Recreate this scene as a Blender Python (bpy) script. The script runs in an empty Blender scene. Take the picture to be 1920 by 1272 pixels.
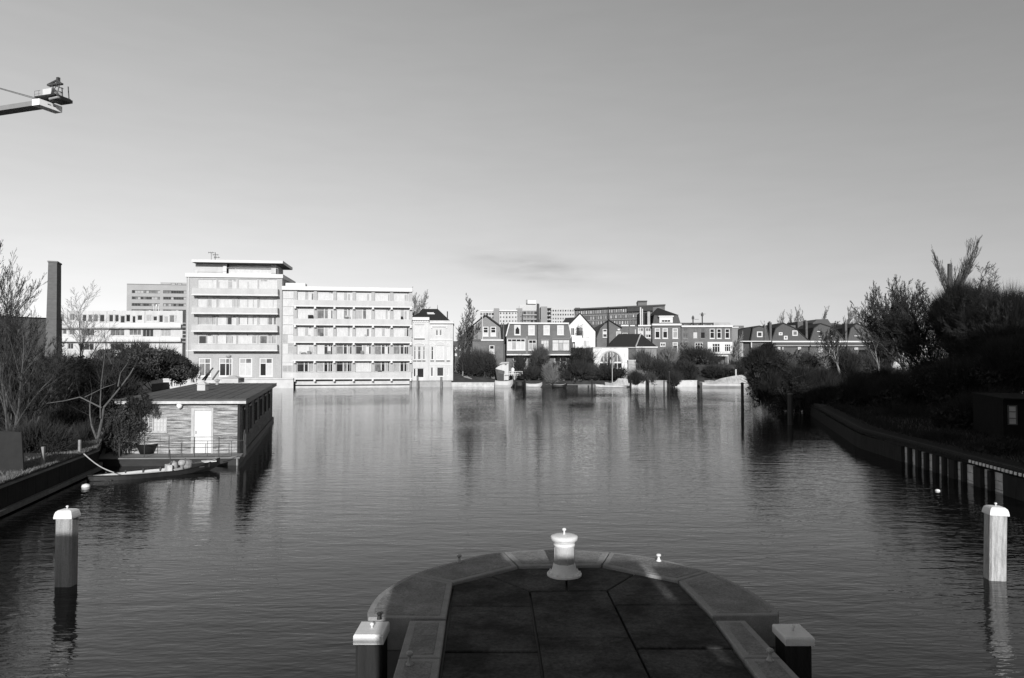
import bpy, math, random
import numpy as np
from mathutils import Vector
from mathutils.geometry import tessellate_polygon

# ------------------------------------------------------------------ camera
SC = bpy.context.scene
COL = SC.collection
F, H, TILT = 1350.0, 4.7, math.atan(36 / 1350.0)
cd = bpy.data.cameras.new('camera')
cam = bpy.data.objects.new('camera', cd); COL.objects.link(cam)
cam.location = (0, 0, H); cam.rotation_euler = (math.pi / 2 + TILT, 0, 0)
cd.sensor_width = 36; cd.lens = F / 1920 * 36; cd.clip_start = .1; cd.clip_end = 8000
SC.camera = cam
# ------------------------------------------------------------------ light
SUN_EL, SUN_AZ = math.radians(18.0), math.radians(4.0)     # low, behind the camera, a little to the right
sx, sy = math.sin(SUN_AZ) * math.cos(SUN_EL), -math.cos(SUN_AZ) * math.cos(SUN_EL)
ld = bpy.data.lights.new('sun', 'SUN'); ld.energy = 4.1; ld.angle = math.radians(.5); ld.color = (1, .995, .99)
lo = bpy.data.objects.new('sun', ld); COL.objects.link(lo)
lo.rotation_euler = Vector((sx, sy, math.sin(SUN_EL))).to_track_quat('Z', 'Y').to_euler()
W = bpy.data.worlds.new('World'); SC.world = W; W.use_nodes = True
nt = W.node_tree; N = nt.nodes; L = nt.links; N.clear()
out = N.new('ShaderNodeOutputWorld'); bg = N.new('ShaderNodeBackground'); L.new(bg.outputs[0], out.inputs[0])
sky = N.new('ShaderNodeTexSky'); sky.sky_type = 'NISHITA'; sky.sun_disc = False
sky.sun_elevation = SUN_EL; sky.sun_rotation = math.pi - SUN_AZ
sky.air_density = 1.0; sky.dust_density = .2; sky.ozone_density = 1.0
bg.inputs[1].default_value = .15
# black and white film behind an orange filter: the blue of the sky goes dark
def wm(op, a, b=None, c=None):
    n = N.new('ShaderNodeMath'); n.operation = op
    for i, v in enumerate((a, b, c)):
        if v is None: continue
        if isinstance(v, (int, float)): n.inputs[i].default_value = v
        else: L.new(v, n.inputs[i])
    return n.outputs[0]
sp = N.new('ShaderNodeSeparateColor'); L.new(sky.outputs[0], sp.inputs[0])
lum = wm('ADD', wm('MULTIPLY', sp.outputs[0], .55), wm('ADD', wm('MULTIPLY', sp.outputs[1], .35), wm('MULTIPLY', sp.outputs[2], .10)))
tc = N.new('ShaderNodeTexCoord'); sx3 = N.new('ShaderNodeSeparateXYZ'); L.new(tc.outputs['Generated'], sx3.inputs[0])
# thin streak of cloud low over the far houses
mp = N.new('ShaderNodeMapping'); L.new(tc.outputs['Generated'], mp.inputs[0]); mp.inputs['Scale'].default_value = (4, 4, 22)
nz = N.new('ShaderNodeTexNoise'); L.new(mp.outputs[0], nz.inputs[0]); nz.inputs['Scale'].default_value = 3; nz.inputs['Detail'].default_value = 5
dx = wm('DIVIDE', wm('SUBTRACT', sx3.outputs[0], .035), .085)
dz = wm('DIVIDE', wm('SUBTRACT', wm('ADD', sx3.outputs[2], wm('MULTIPLY', sx3.outputs[0], .12)), .128), .017)
g = wm('POWER', 2.718, wm('MULTIPLY', wm('ADD', wm('MULTIPLY', dx, dx), wm('MULTIPLY', dz, dz)), -1))
g = wm('MULTIPLY', g, wm('GREATER_THAN', sx3.outputs[1], 0))
cl = wm('ADD', wm('MULTIPLY', g, wm('MAXIMUM', wm('SUBTRACT', nz.outputs[0], .25), 0)), wm('MULTIPLY', wm('SUBTRACT', nz.outputs[0], .5), .10))
lum = wm('MULTIPLY', lum, wm('SUBTRACT', 1, wm('MULTIPLY', cl, .75)))
SKYX = wm('ADD', 1, wm('MULTIPLY', sx3.outputs[0], wm('SUBTRACT', wm('MULTIPLY', sx3.outputs[0], .35), .42)))
lum = wm('MULTIPLY', lum, SKYX)
lum = wm('DIVIDE', lum, wm('ADD', .86, wm('MULTIPLY', wm('POWER', 2.718, wm('MULTIPLY', wm('ABSOLUTE', sx3.outputs[2]), -4.5)), 1.55)))   # dims the sky band over the horizon
lum = wm('MULTIPLY', lum, wm('SUBTRACT', 1.02, wm('MULTIPLY', wm('MAXIMUM', sx3.outputs[2], 0), .30)))
cb = N.new('ShaderNodeCombineColor')
for i in range(3): L.new(lum, cb.inputs[i])
L.new(cb.outputs[0], bg.inputs[0])
SC.view_settings.view_transform = 'Standard'; SC.view_settings.look = 'None'
SC.view_settings.exposure = .35; SC.view_settings.gamma = 1; SC.view_settings.use_curve_mapping = False

# ------------------------------------------------------------------ rays: photograph measure -> place
def ray(px, py):
    x, z = px - 960, 636 - py
    return Vector((x, F * math.cos(TILT) - z * math.sin(TILT), F * math.sin(TILT) + z * math.cos(TILT)))
def G(px, py, h=0.0):
    r = ray(px, py); k = (h - H) / r.z
    return (r.x * k, r.y * k)
def PX(px, Y): return ray(px, 672).x * Y / ray(px, 672).y
def PZ(py, Y):
    r = ray(960, py); return H + r.z * Y / r.y
GZ = 1.0

# ------------------------------------------------------------------ materials
MATS = {}
def M(name, v, rough=.85, var=.25, scale=1.0, bump=0.0, stretch=(1, 1, 1), spec=.3, contrast=1.0, v2=None, metallic=0.0, speck=0.0):
    if name in MATS: return MATS[name]
    m = bpy.data.materials.new(name); m.use_nodes = True; t = m.node_tree; n = t.nodes
    b = n['Principled BSDF']; b.inputs['Roughness'].default_value = rough
    b.inputs['Specular IOR Level'].default_value = spec; b.inputs['Metallic'].default_value = metallic
    tcn = n.new('ShaderNodeTexCoord'); mpn = n.new('ShaderNodeMapping'); mpn.inputs['Scale'].default_value = stretch
    t.links.new(tcn.outputs['Object'], mpn.inputs[0])
    a = n.new('ShaderNodeTexNoise'); a.inputs['Scale'].default_value = scale; a.inputs['Detail'].default_value = 6; a.inputs['Roughness'].default_value = .65
    t.links.new(mpn.outputs[0], a.inputs[0])
    cr = n.new('ShaderNodeValToRGB'); t.links.new(a.outputs[0], cr.inputs[0])
    lo_ = v * (1 - var); hi = v * (1 + var) if v2 is None else v2
    w = .25 / contrast
    cr.color_ramp.elements[0].position = .5 - w; cr.color_ramp.elements[1].position = .5 + w
    cr.color_ramp.elements[0].color = (lo_, lo_, lo_, 1); cr.color_ramp.elements[1].color = (hi, hi, hi, 1)
    if speck:
        a3 = n.new('ShaderNodeTexNoise'); a3.inputs['Scale'].default_value = scale * 14; a3.inputs['Detail'].default_value = 4; a3.inputs['Roughness'].default_value = .8
        t.links.new(tcn.outputs['Object'], a3.inputs[0])
        mr = n.new('ShaderNodeMapRange'); mr.inputs[1].default_value = .3; mr.inputs[2].default_value = .7; mr.inputs[3].default_value = 1 - speck; mr.inputs[4].default_value = 1 + speck; t.links.new(a3.outputs[0], mr.inputs[0])
        vm = n.new('ShaderNodeVectorMath'); vm.operation = 'SCALE'; t.links.new(cr.outputs[0], vm.inputs[0]); t.links.new(mr.outputs[0], vm.inputs['Scale']); t.links.new(vm.outputs[0], b.inputs['Base Color'])
    else: t.links.new(cr.outputs[0], b.inputs['Base Color'])
    if bump:
        bp = n.new('ShaderNodeBump'); bp.inputs['Strength'].default_value = bump; bp.inputs['Distance'].default_value = .02
        a2 = n.new('ShaderNodeTexNoise'); a2.inputs['Scale'].default_value = scale * 6; a2.inputs['Detail'].default_value = 5
        t.links.new(mpn.outputs[0], a2.inputs[0]); t.links.new(a2.outputs[0], bp.inputs['Height']); t.links.new(bp.outputs[0], b.inputs['Normal'])
    MATS[name] = m; return m

white = M('white_paint', .52, .6, .08, .6)
offwhite = M('offwhite_paint', .52, .7, .12, .8)
whitewall = M('white_render', .45, .8, .16, .6, stretch=(1.6, 1, .5), speck=.1)
palewall = M('pale_render', .42, .85, .2, .7, stretch=(1, 1, .4))
greypanel = M('grey_panel', .41, .8, .14, .5, stretch=(1.5, 1, .4), speck=.08)
concrete = M('concrete', .30, .9, .25, .8, bump=.3, speck=.25)
concrete_pale = M('concrete_pale', .45, .9, .2, .8)
concrete_dk = M('concrete_dark', .16, .9, .35, 1.2)
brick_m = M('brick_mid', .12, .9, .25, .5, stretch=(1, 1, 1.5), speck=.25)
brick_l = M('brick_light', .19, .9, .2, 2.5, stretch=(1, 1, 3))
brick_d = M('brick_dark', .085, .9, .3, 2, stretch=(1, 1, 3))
tower_brick = M('tower_brick', .33, .9, .13, .35, stretch=(1, 1, .5), speck=.15)
rooftile = M('roof_tile', .02, .8, .3, 2.0, stretch=(2, 1, 4))
roofgrey = M('roof_slate', .07, .8, .3, 2.0, stretch=(2, 1, 4))
felt = M('roof_felt', .085, .9, .35, .9, bump=.5, speck=.35)
black = M('black_paint', .018, .5, .3, 2)
darkmetal = M('dark_metal', .05, .5, .3, 2)
timber_dk = M('timber_dark', .026, .92, .4, 3, stretch=(3, 3, .4), bump=.4, spec=.1)
timber_pale = M('timber_pale', .30, .8, .4, 5, stretch=(4, 4, .35), bump=.5)
granite = M('granite', .18, .8, .35, 2.6, bump=1.0, contrast=1.2, speck=.5)
granite_edge = M('granite_margin', .24, .8, .2, 6, bump=.2, speck=.3)
slab_m = M('paving_slab', .044, .9, .6, 1.4, bump=.9, contrast=2.2, v2=.066, speck=.55, spec=.15)
castwhite = M('cast_iron_white', .62, .5, .10, 5, spec=.5, speck=.10, bump=.15)
twig = M('bark_twig', .03, .9, .4, 3)
bark = M('bark', .06, .9, .5, 6)
barkpale = M('bark_pale', .17, .9, .35, 5)
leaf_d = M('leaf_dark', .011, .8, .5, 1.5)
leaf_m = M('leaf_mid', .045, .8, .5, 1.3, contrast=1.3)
leaf_l = M('leaf_light', .14, .8, .5, 1.3)
grass_m = M('grass_blades', .13, .8, .4, 2)
soil = M('soil', .03, .95, .4, .5, bump=.5)
def glass(name, v, var=.4, scale=1.2): return M(name, v, .08, var, scale, spec=.5, stretch=(1, 1, .4))
g_dark = glass('glass_dark', .02); g_mid = glass('glass_dim', .12, .8, 2.0); g_cur = glass('glass_net_curtain', .47, .15, 3); g_grey = glass('glass_grey', .3, .3, 2)

# ------------------------------------------------------------------ mesh helpers
class MB:
    def __init__(s): s.v = []; s.f = []; s.mi = []
    def add(s, vs, fs, mi=0):
        o = len(s.v); s.v += [tuple(p) for p in vs]; s.f += [tuple(i + o for i in f) for f in fs]; s.mi += [mi] * len(fs); return s
    def box(s, x0, x1, y0, y1, z0, z1, mi=0):
        return s.add([(x0,y0,z0),(x1,y0,z0),(x1,y1,z0),(x0,y1,z0),(x0,y0,z1),(x1,y0,z1),(x1,y1,z1),(x0,y1,z1)],
                     [(0,3,2,1),(4,5,6,7),(0,1,5,4),(1,2,6,5),(2,3,7,6),(3,0,4,7)], mi)
    def prism(s, pts, z0, z1, mi=0, top=True, bot=True):          # plan polygon extruded up
        n = len(pts); ar = sum(pts[i][0] * pts[(i+1) % n][1] - pts[(i+1) % n][0] * pts[i][1] for i in range(n))
        if ar < 0: pts = pts[::-1]
        vs = [(p[0], p[1], z0) for p in pts] + [(p[0], p[1], z1) for p in pts]
        fs = [(i, (i+1) % n, n + (i+1) % n, n + i) for i in range(n)]
        if bot: fs.append(tuple(range(n))[::-1])
        if top: fs.append(tuple(range(n, 2 * n)))
        return s.add(vs, fs, mi)
    def uz(s, pts, y0, y1, mi=0):                                   # elevation polygon extruded back from y0 to y1
        n = len(pts); ar = sum(pts[i][0] * pts[(i+1) % n][1] - pts[(i+1) % n][0] * pts[i][1] for i in range(n))
        if ar < 0: pts = pts[::-1]
        vs = [(p[0], y0, p[1]) for p in pts] + [(p[0], y1, p[1]) for p in pts]
        fs = [((i+1) % n, i, n + i, n + (i+1) % n) for i in range(n)] + [tuple(range(n)), tuple(range(n, 2*n))[::-1]]
        return s.add(vs, fs, mi)
    def tube(s, a, b, r0, r1=None, n=6, mi=0):
        a = Vector(a); b = Vector(b); r1 = r0 if r1 is None else r1
        d = (b - a).normalized(); u = d.cross(Vector((0, 0, 1)) if abs(d.z) < .9 else Vector((1, 0, 0))).normalized(); w = d.cross(u)
        vs = [a + (u * math.cos(t) + w * math.sin(t)) * r0 for t in [2*math.pi*i/n for i in range(n)]] + \
             [b + (u * math.cos(t) + w * math.sin(t)) * r1 for t in [2*math.pi*i/n for i in range(n)]]
        return s.add(vs, [((i+1) % n, i, n + i, n + (i+1) % n) for i in range(n)] + [tuple(range(n)), tuple(range(n, 2*n))[::-1]], mi)
    def path(s, pts, r, n=5):
        for a, b in zip(pts[:-1], pts[1:]): s.tube(a, b, r, r, n)
        return s
    def lathe(s, prof, cx=0, cy=0, z0=0, n=32, mi=0):               # profile [(r,z)...]
        o = []; k = len(prof)
        for r, z in prof:
            for i in range(n): o.append((cx + r * math.cos(2*math.pi*i/n), cy + r * math.sin(2*math.pi*i/n), z0 + z))
        fs = [(j*n + i, j*n + (i+1) % n, (j+1)*n + (i+1) % n, (j+1)*n + i) for j in range(k-1) for i in range(n)]
        fs += [tuple(range(n))[::-1], tuple(range((k-1)*n, k*n))]
        return s.add(o, fs, mi)
    def build(s, name, mat, parent=None, loc=None, smooth=False, kind=None, rz=0):
        me = bpy.data.meshes.new(name); me.from_pydata(s.v, [], s.f)
        for m in (mat if isinstance(mat, (list, tuple)) else [mat]): me.materials.append(m)
        if any(s.mi): me.polygons.foreach_set('material_index', s.mi)
        if smooth: me.polygons.foreach_set('use_smooth', [True] * len(s.f))
        me.update()
        o = bpy.data.objects.new(name, me); COL.objects.link(o)
        if parent: o.parent = parent
        if loc: o.location = loc
        if rz: o.rotation_euler.z = rz
        if kind: o['kind'] = kind
        return o
def tag(o, label, cat, group=None):
    o['label'] = label; o['category'] = cat
    if group: o['group'] = group
    return o
def empty(name, label, cat, loc, rz=0, group=None):
    o = bpy.data.objects.new(name, None); COL.objects.link(o); o.location = loc; o.rotation_euler.z = rz
    o.empty_display_size = .3
    return tag(o, label, cat, group)
def copy_tree(o, parent=None):
    c = o.copy(); COL.objects.link(c); c.parent = parent
    for ch in o.children: copy_tree(ch, c)
    return c
def B(*a): return MB().box(*a)

# ------------------------------------------------------------------ water and ground
def water_mat():
    m = bpy.data.materials.new('canal_water'); m.use_nodes = True; t = m.node_tree; n = t.nodes; b = n['Principled BSDF']
    b.inputs['Base Color'].default_value = (.004, .004, .004, 1); b.inputs['Roughness'].default_value = .015; b.inputs['IOR'].default_value = 1.42
    tcn = n.new('ShaderNodeTexCoord')
    def layer(scale, st, rot, detail=2):
        mpn = n.new('ShaderNodeMapping'); mpn.inputs['Scale'].default_value = st; mpn.inputs['Rotation'].default_value = (0, 0, rot)
        t.links.new(tcn.outputs['Object'], mpn.inputs[0])
        a = n.new('ShaderNodeTexNoise'); a.inputs['Scale'].default_value = scale; a.inputs['Detail'].default_value = detail; a.inputs['Distortion'].default_value = .3
        t.links.new(mpn.outputs[0], a.inputs[0]); return a.outputs[0]
    def mth(op, a, b2):
        k = n.new('ShaderNodeMath'); k.operation = op
        for i, v in enumerate((a, b2)):
            if isinstance(v, (int, float)): k.inputs[i].default_value = v
            else: t.links.new(v, k.inputs[i])
        return k.outputs[0]
    big = layer(.05, (1, 1, 1), .3, 3)                   # gusts: calm and ruffled areas
    gust = mth('ADD', mth('MULTIPLY', mth('POWER', big, 2.0), 4.2), .12)
    h = mth('ADD', mth('MULTIPLY', layer(1.9, (.40, 1.25, 1), .18), WAVE[0]), mth('MULTIPLY', layer(8.5, (.40, 1.15, 1), -.22), WAVE[1]))
    h = mth('ADD', h, mth('MULTIPLY', layer(.55, (.5, 1, 1), .4), WAVE[2]))
    h = mth('MULTIPLY', h, gust)
    bp = n.new('ShaderNodeBump'); bp.inputs['Strength'].default_value = 1; bp.inputs['Distance'].default_value = 1
    t.links.new(h, bp.inputs['Height']); t.links.new(bp.outputs[0], b.inputs['Normal'])
    return m
WAVE = (.013, .0054, .010)
MB().add([(-500, -200, 0), (500, -200, 0), (500, 420, 0), (-500, 420, 0)], [(0, 1, 2, 3)]).build('water', water_mat(), kind='structure')
left_bank = [(-14.0, -200), (-14.4, 5), (-15.2, 21), (-17.3, 30), (-20.5, 36), (-24, 56), (-40, 80), (-52, 104), (-53, 112.6)]
far_bank = [(-40, 114.3), (-28, 117.0), (-16.5, 118.6), (20, 119), (60, 121), (110, 124), (220, 124)]
right_bank = [(220, 100), (110, 92), (70, 82), (45, 72), (31, 68), (25.6, 62), (18.4, 38), (17.0, 24), (16.2, 10), (15.5, -200)]
poly = [(-3500, -200)] + left_bank + far_bank + right_bank + [(3500, -200), (3500, 4500), (-3500, 4500)]
tri = tessellate_polygon([[Vector((p[0], p[1], 0)) for p in poly]])
gm = MB(); k = len(poly); vs = [(p[0], p[1], GZ) for p in poly] + [(p[0], p[1], -1) for p in poly]
fs = []
for a, b_, c in tri:
    A_, B_, C_ = poly[a], poly[b_], poly[c]
    cr_ = (B_[0]-A_[0])*(C_[1]-A_[1]) - (B_[1]-A_[1])*(C_[0]-A_[0])
    fs.append((a, b_, c) if cr_ > 0 else (a, c, b_))
nb = len(left_bank) + len(far_bank) + len(right_bank)
fs += [(i, i+1, k+i+1, k+i) for i in range(1, nb)]
gm.add(vs, fs).build('ground', soil, kind='structure')

# ------------------------------------------------------------------ the pier
DZ = 1.3
def GP(px, py, z=DZ): return G(px, py, z)
def lerp_at(a, b, y):
    t = (y - a[1]) / (b[1] - a[1]); return (a[0] + (b[0] - a[0]) * t, y)
def catmull(pts, n=5):
    o = []; P = [pts[0]] + pts + [pts[-1]]
    for i in range(1, len(P) - 2):
        for j in range(n):
            t = j / n; p0, p1, p2, p3 = [np.array(q) for q in P[i-1:i+3]]
            o.append(tuple(.5 * (2*p1 + (p2-p0)*t + (2*p0-5*p1+4*p2-p3)*t*t + (3*p1-p0-3*p2+p3)*t**3)))
    return o + [pts[-1]]
def inset(poly, d):
    n = len(poly); ar = sum(poly[i][0]*poly[(i+1)%n][1] - poly[(i+1)%n][0]*poly[i][1] for i in range(n))
    if ar < 0: poly = poly[::-1]
    o = []
    for i in range(n):
        a, b, c = (np.array(poly[(i-1) % n]), np.array(poly[i]), np.array(poly[(i+1) % n]))
        e1 = (b-a)/np.linalg.norm(b-a); e2 = (c-b)/np.linalg.norm(c-b)
        n1 = np.array((-e1[1], e1[0])); n2 = np.array((-e2[1], e2[0])); m_ = n1 + n2; m_ /= max(np.dot(m_, m_) / 2, .3)
        o.append(tuple(b + m_ * d))
    return poly, o
PIER_MID = GP(1060, 1150)
pier = empty('pier', 'rounded stone pier head with kerb blocks, paving slabs and a white bollard', 'pier', (PIER_MID[0], 6, 0))
def toP(p): return (p[0] - PIER_MID[0], p[1] - 6)
arcs = {
 'a': [(688.6,1158.5),(687,1150),(691.5,1138),(709.5,1114),(745.4,1090),(774,1076)],
 'b': [(774,1076),(815,1062.7),(879.6,1046),(910.7,1038.7),(944.3,1035)],
 'c': [(944.3,1035),(1016,1031),(1078.7,1031.6),(1143,1035)],
 'd': [(1143,1035),(1190,1040.5),(1233,1047.5),(1280,1058),(1329.6,1072)],
 'e': [(1329.6,1072),(1370,1088.5),(1408,1107),(1446,1131.7),(1462,1146),(1460,1153)]}
I1, I2, I3, I4, I5, I6 = [GP(*p) for p in ((837.7,1159.7),(849.6,1092.6),(971.8,1061.5),(1128,1059.3),(1271,1089),(1335,1155))]
A = {q: [GP(*p) for p in v] for q, v in arcs.items()}
def stone(poly, name='kerb_stone', h=.42, gap=.012, margin=.085, mats=(granite_edge, granite)):
    q = [toP(p) for p in poly]; n = len(q)
    def turn(i):
        a, b, c = [np.array(q[(i + j) % n]) for j in (-1, 0, 1)]; u, v = b - a, c - b; return abs(math.atan2(u[0]*v[1] - u[1]*v[0], u[0]*v[0] + u[1]*v[1]))
    sharp = [i for i in range(n) if turn(i) > .55]      # thin out points crowded against a corner so that the margin stays clean
    q = [p for i, p in enumerate(q) if i in sharp or all(math.dist(p, q[j]) > .15 for j in sharp)]
    poly, outer = inset(q, gap)
    _, inn = inset(outer, margin); n = len(outer)
    vs = [(p[0], p[1], DZ - h) for p in outer] + [(p[0], p[1], DZ - .012) for p in outer]
    _, o2 = inset(outer, .012)
    vs += [(p[0], p[1], DZ) for p in o2] + [(p[0], p[1], DZ) for p in inn]
    _, in2 = inset(inn, .006)
    vs += [(p[0], p[1], DZ + .006) for p in in2]
    m = MB()
    def ring(a, b): return [(a*n + i, a*n + (i+1) % n, b*n + (i+1) % n, b*n + i) for i in range(n)]
    m.add(vs, ring(0, 1) + ring(1, 2) + ring(2, 3) + [tuple(range(n))[::-1]], 0)
    o = len(m.v); m.v += []; m.f += ring(3, 4) + [tuple(range(4*n, 5*n))]; m.mi += [1] * (n + 1)
    return m.build(name, list(mats), pier)
stone([I1] + catmull(A['a'], 3) + [I2]); stone([I2] + catmull(A['b'], 3) + [I3]); stone([I3] + catmull(A['c'], 3) + [I4])
stone([I4] + catmull(A['d'], 3) + [I5]); stone([I5] + catmull(A['e'], 3) + [I6])
LO = (GP(767, 1162), GP(738, 1259)); LI = (GP(838, 1162), GP(824.5, 1259)); RI = (GP(1335, 1156), GP(1411, 1258.5)); RO = (GP(1392, 1156), GP(1490, 1258.5))
yl = [LI[0][1] - .02, GP(800, 1234)[1], GP(800, 1234)[1] - 1.5, GP(800, 1234)[1] - 3, 2.9]
for a, b in zip(yl[:-1], yl[1:]):
    stone([lerp_at(*LO, a), lerp_at(*LI, a), lerp_at(*LI, b), lerp_at(*LO, b)])
    stone([lerp_at(*RI, a), lerp_at(*RO, a), lerp_at(*RO, b), lerp_at(*RI, b)])
# paving slabs
C1 = (GP(993.4, 1104.6), GP(1018.5, 1259)); C2 = (GP(1138.5, 1102.5), GP(1215.8, 1258.5))
S = GP(919, 1075.5); T = GP(1189.6, 1072.2); U = GP(1061, 1060.3); V = GP(1063, 1103.5)
LIe = (I2, GP(824.5, 1259)); RIe = RI
def slab(p): 
    p, q = inset([toP(a) for a in p], .011 + .01 * random.random()); z = DZ - .035 + random.uniform(-.006, .006)
    _, r = inset(q, .012); n = len(q); m = MB()
    m.add([(a[0], a[1], z - .12) for a in q] + [(a[0], a[1], z - .01) for a in q] + [(a[0], a[1], z) for a in r],
          [(j*n + i, j*n + (i+1) % n, (j+1)*n + (i+1) % n, (j+1)*n + i) for j in (0, 1) for i in range(n)] + [tuple(range(2*n, 3*n))])
    return m.build('paving_slab', slab_m, pier)
random.seed(4)
slab([S, I3, U, V, C1[0]]); slab([U, I4, T, C2[0], V])
def YY(py): return GP(1000, py)[1]
y0 = YY(1132)
slab([I2, S, C1[0], lerp_at(*C1, y0), lerp_at(*LIe, y0)])
for a, b in ((y0, YY(1217)), (YY(1217), YY(1217) - 1.9), (YY(1217) - 1.9, 2.9)):
    slab([lerp_at(*LIe, a), lerp_at(*C1, a), lerp_at(*C1, b), lerp_at(*LIe, b)])
ym = YY(1191)
slab([C1[0], V, C2[0], lerp_at(*C2, ym), lerp_at(*C1, ym)])
for a, b in ((ym, ym - 1.9), (ym - 1.9, ym - 3.8), (ym - 3.8, 2.9)):
    slab([lerp_at(*C1, a), lerp_at(*C2, a), lerp_at(*C2, b), lerp_at(*C1, b)])
y1 = YY(1130)
slab([C2[0], T, I5, lerp_at(I5, I6, y1), lerp_at(*C2, y1)])
yr = YY(1210)
slab([lerp_at(*C2, y1), lerp_at(I5, I6, y1), I6, lerp_at(*RI, yr), lerp_at(*C2, yr)])
for a, b in ((yr, yr - 1.8), (yr - 1.8, 2.9)):
    slab([lerp_at(*C2, a), lerp_at(*RI, a), lerp_at(*RI, b), lerp_at(*C2, b)])
arcAll = catmull(A['a'], 3)[:-1] + catmull(A['b'], 3)[:-1] + catmull(A['c'], 3)[:-1] + catmull(A['d'], 3)[:-1] + catmull(A['e'], 3)
body = [lerp_at(*LO, -4), LO[0]] + arcAll + [RO[0], lerp_at(*RO, -4)]
_, bodyin = inset([toP(p) for p in body], .06)
MB().prism(bodyin, -1.5, DZ - .43).build('base', concrete_dk, pier)
_, bed = inset([toP(p) for p in [lerp_at(*LI, 2.9), I1, I2, I3, I4, I5, I6, lerp_at(*RI, 2.9)]], -.005)
MB().prism(bed, DZ - .42, DZ - .10).build('bedding', black, pier)

# white mooring bollard
bx, by = GP(1058, 1074)
bol = empty('bollard', 'large white cast iron bollard at the tip of the stone pier', 'bollard', (bx, by, DZ - .035))
MB().lathe([(.275, 0), (.275, .025), (.262, .035), (.225, .04), (.21, .055), (.19, .11), (.172, .18), (.166, .19)], n=48).build('base_flange', castwhite, bol, smooth=False)
MB().lathe([(.163, .175), (.163, .46), (.170, .465), (.170, .49), (.162, .5), (.176, .53), (.20, .55)], n=48).build('body', castwhite, bol, smooth=True)
MB().lathe([(.20, .549), (.212, .56), (.215, .60), (.208, .615), (.15, .63), (.05, .638), (.012, .64)], n=48).build('cap', castwhite, bol, smooth=True)
MB().lathe([(.022, .638), (.015, .66), (.014, .69), (.03, .705), (.034, .72), (.024, .735), (.004, .74)], n=16).build('knob', castwhite, bol, smooth=True)
for i in range(12):
    t = math.pi * 2 * i / 12
    MB().lathe([(.017, 0), (.017, .022), (.010, .028)], n=6).build('bolt', castwhite, bol, loc=(.246 * math.cos(t), .246 * math.sin(t), .034))
for t in (-2.05, -1.35, -.6, -2.8):
    B(-.004, .004, -.004, .004, .19, .45).build('rib', greypanel, bol, loc=(.164 * math.cos(t), .164 * math.sin(t), 0), rz=t)
# small studs
def stud(px, py, hh, label, mat, rr=1.0):
    x, y = GP(px, py)
    e = empty('mooring_stud', label, 'mooring stud', (x, y, DZ + .005), 0, 'small studs on the pier kerb')
    MB().lathe([(.045*rr, 0), (.045*rr, .012), (.028*rr, .025), (.019*rr, .06), (.016*rr, hh - .05), (.022*rr, hh - .04)], n=14).build('stem', mat, e, smooth=True)
    MB().lathe([(.02*rr, hh - .045), (.038*rr, hh - .035), (.042*rr, hh - .015), (.03*rr, hh), (.004, hh + .003)], n=14).build('head', mat, e, smooth=True)
studgrey = M('stud_grey', .3, .5, .2, 9)
stud(861, 1055, .125, 'grey iron stud on the far left curve of the pier kerb', studgrey)
stud(1235, 1053, .12, 'bright white iron stud on the far right curve of the pier kerb', castwhite)
stud(768, 1248, .145, 'grey iron stud on the kerb near the left white post cap', studgrey)
stud(1444, 1240, .135, 'grey iron stud on the kerb near the right white post cap', studgrey)
x, y = GP(711, 1162); MB().lathe([(.03, 0), (.02, .05), (.035, .07), (.02, .09)], n=10).build('knob', black, pier, loc=toP((x, y)) + (DZ + .004,))

# ------------------------------------------------------------------ mooring posts
def cap_mesh(w, d, h, ov=.045, flat=False):
    m = MB(); W_, D_ = w/2 + ov, d/2 + ov
    prof = [(1, -.02), (1.0, .01), (.95, h*.4), (.86, h*.72), (.68, h*.92), (.35, h)] if not flat else [(1, 0), (1, h*.8), (.95, h)]
    vs = []; 
    for f, z in prof: vs += [(-W_*f, -D_*f, z), (W_*f, -D_*f, z), (W_*f, D_*f, z), (-W_*f, D_*f, z)]
    fs = [(0, 3, 2, 1)] + [(4*j + i, 4*j + (i+1) % 4, 4*(j+1) + (i+1) % 4, 4*(j+1) + i) for j in range(len(prof)-1) for i in range(4)] + [tuple(range(4*len(prof)-4, 4*len(prof)))]
    return m.add(vs, fs)
def post(x, y, w, d, top, label, rz=0, caph=.16, flat=False, wood=timber_pale, lean=(0, 0), ov=.045):
    e = empty('mooring_post', label, 'mooring post', (x, y, 0), rz); e.rotation_euler = (lean[0], lean[1], rz)
    c = .035; hw, hd = w/2, d/2
    pl = [(-hw + c, -hd), (hw - c, -hd), (hw, -hd + c), (hw, hd - c), (hw - c, hd), (-hw + c, hd), (-hw, hd - c), (-hw, -hd + c)]
    MB().prism(pl, -1.2, top - caph).build('timber', wood, e)
    cap_mesh(w, d, caph, ov, flat).build('cap', castwhite, e, loc=(0, 0, top - caph + .003))
    MB().lathe([(.016, -.01), (.014, .03), (.028, .045), (.028, .06), (.01, .072)], n=12).build('knob', castwhite, e, loc=(0, 0, top), smooth=True)
    return e
postwood2 = M('post_timber_pale', .28, .8, .3, 4, stretch=(5, 5, .6), bump=.6, contrast=1.2, v2=.5, speck=.25)
postwood = M('post_timber_weathered', .27, .8, .4, 4, stretch=(4, 4, .35), bump=.6, speck=.3)
x, y = G(113, 1102); post(x + .02, y + .16, .345, .28, 1.57, 'white capped timber mooring post standing in the water at the left', rz=.0, wood=postwood, ov=.018)
x, y = G(1874, 1090); post(x, y + .15, .335, .32, 1.55, 'white capped timber mooring post standing in the water at the right', rz=math.radians(-9), wood=postwood2, lean=(0, math.radians(1.6)), ov=.022)
post(-1.76, 9.14, .33, .42, 1.31, 'low timber post with sunlit white cap at the left pier corner', caph=.12, flat=True, wood=timber_dk, ov=.02)
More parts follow.
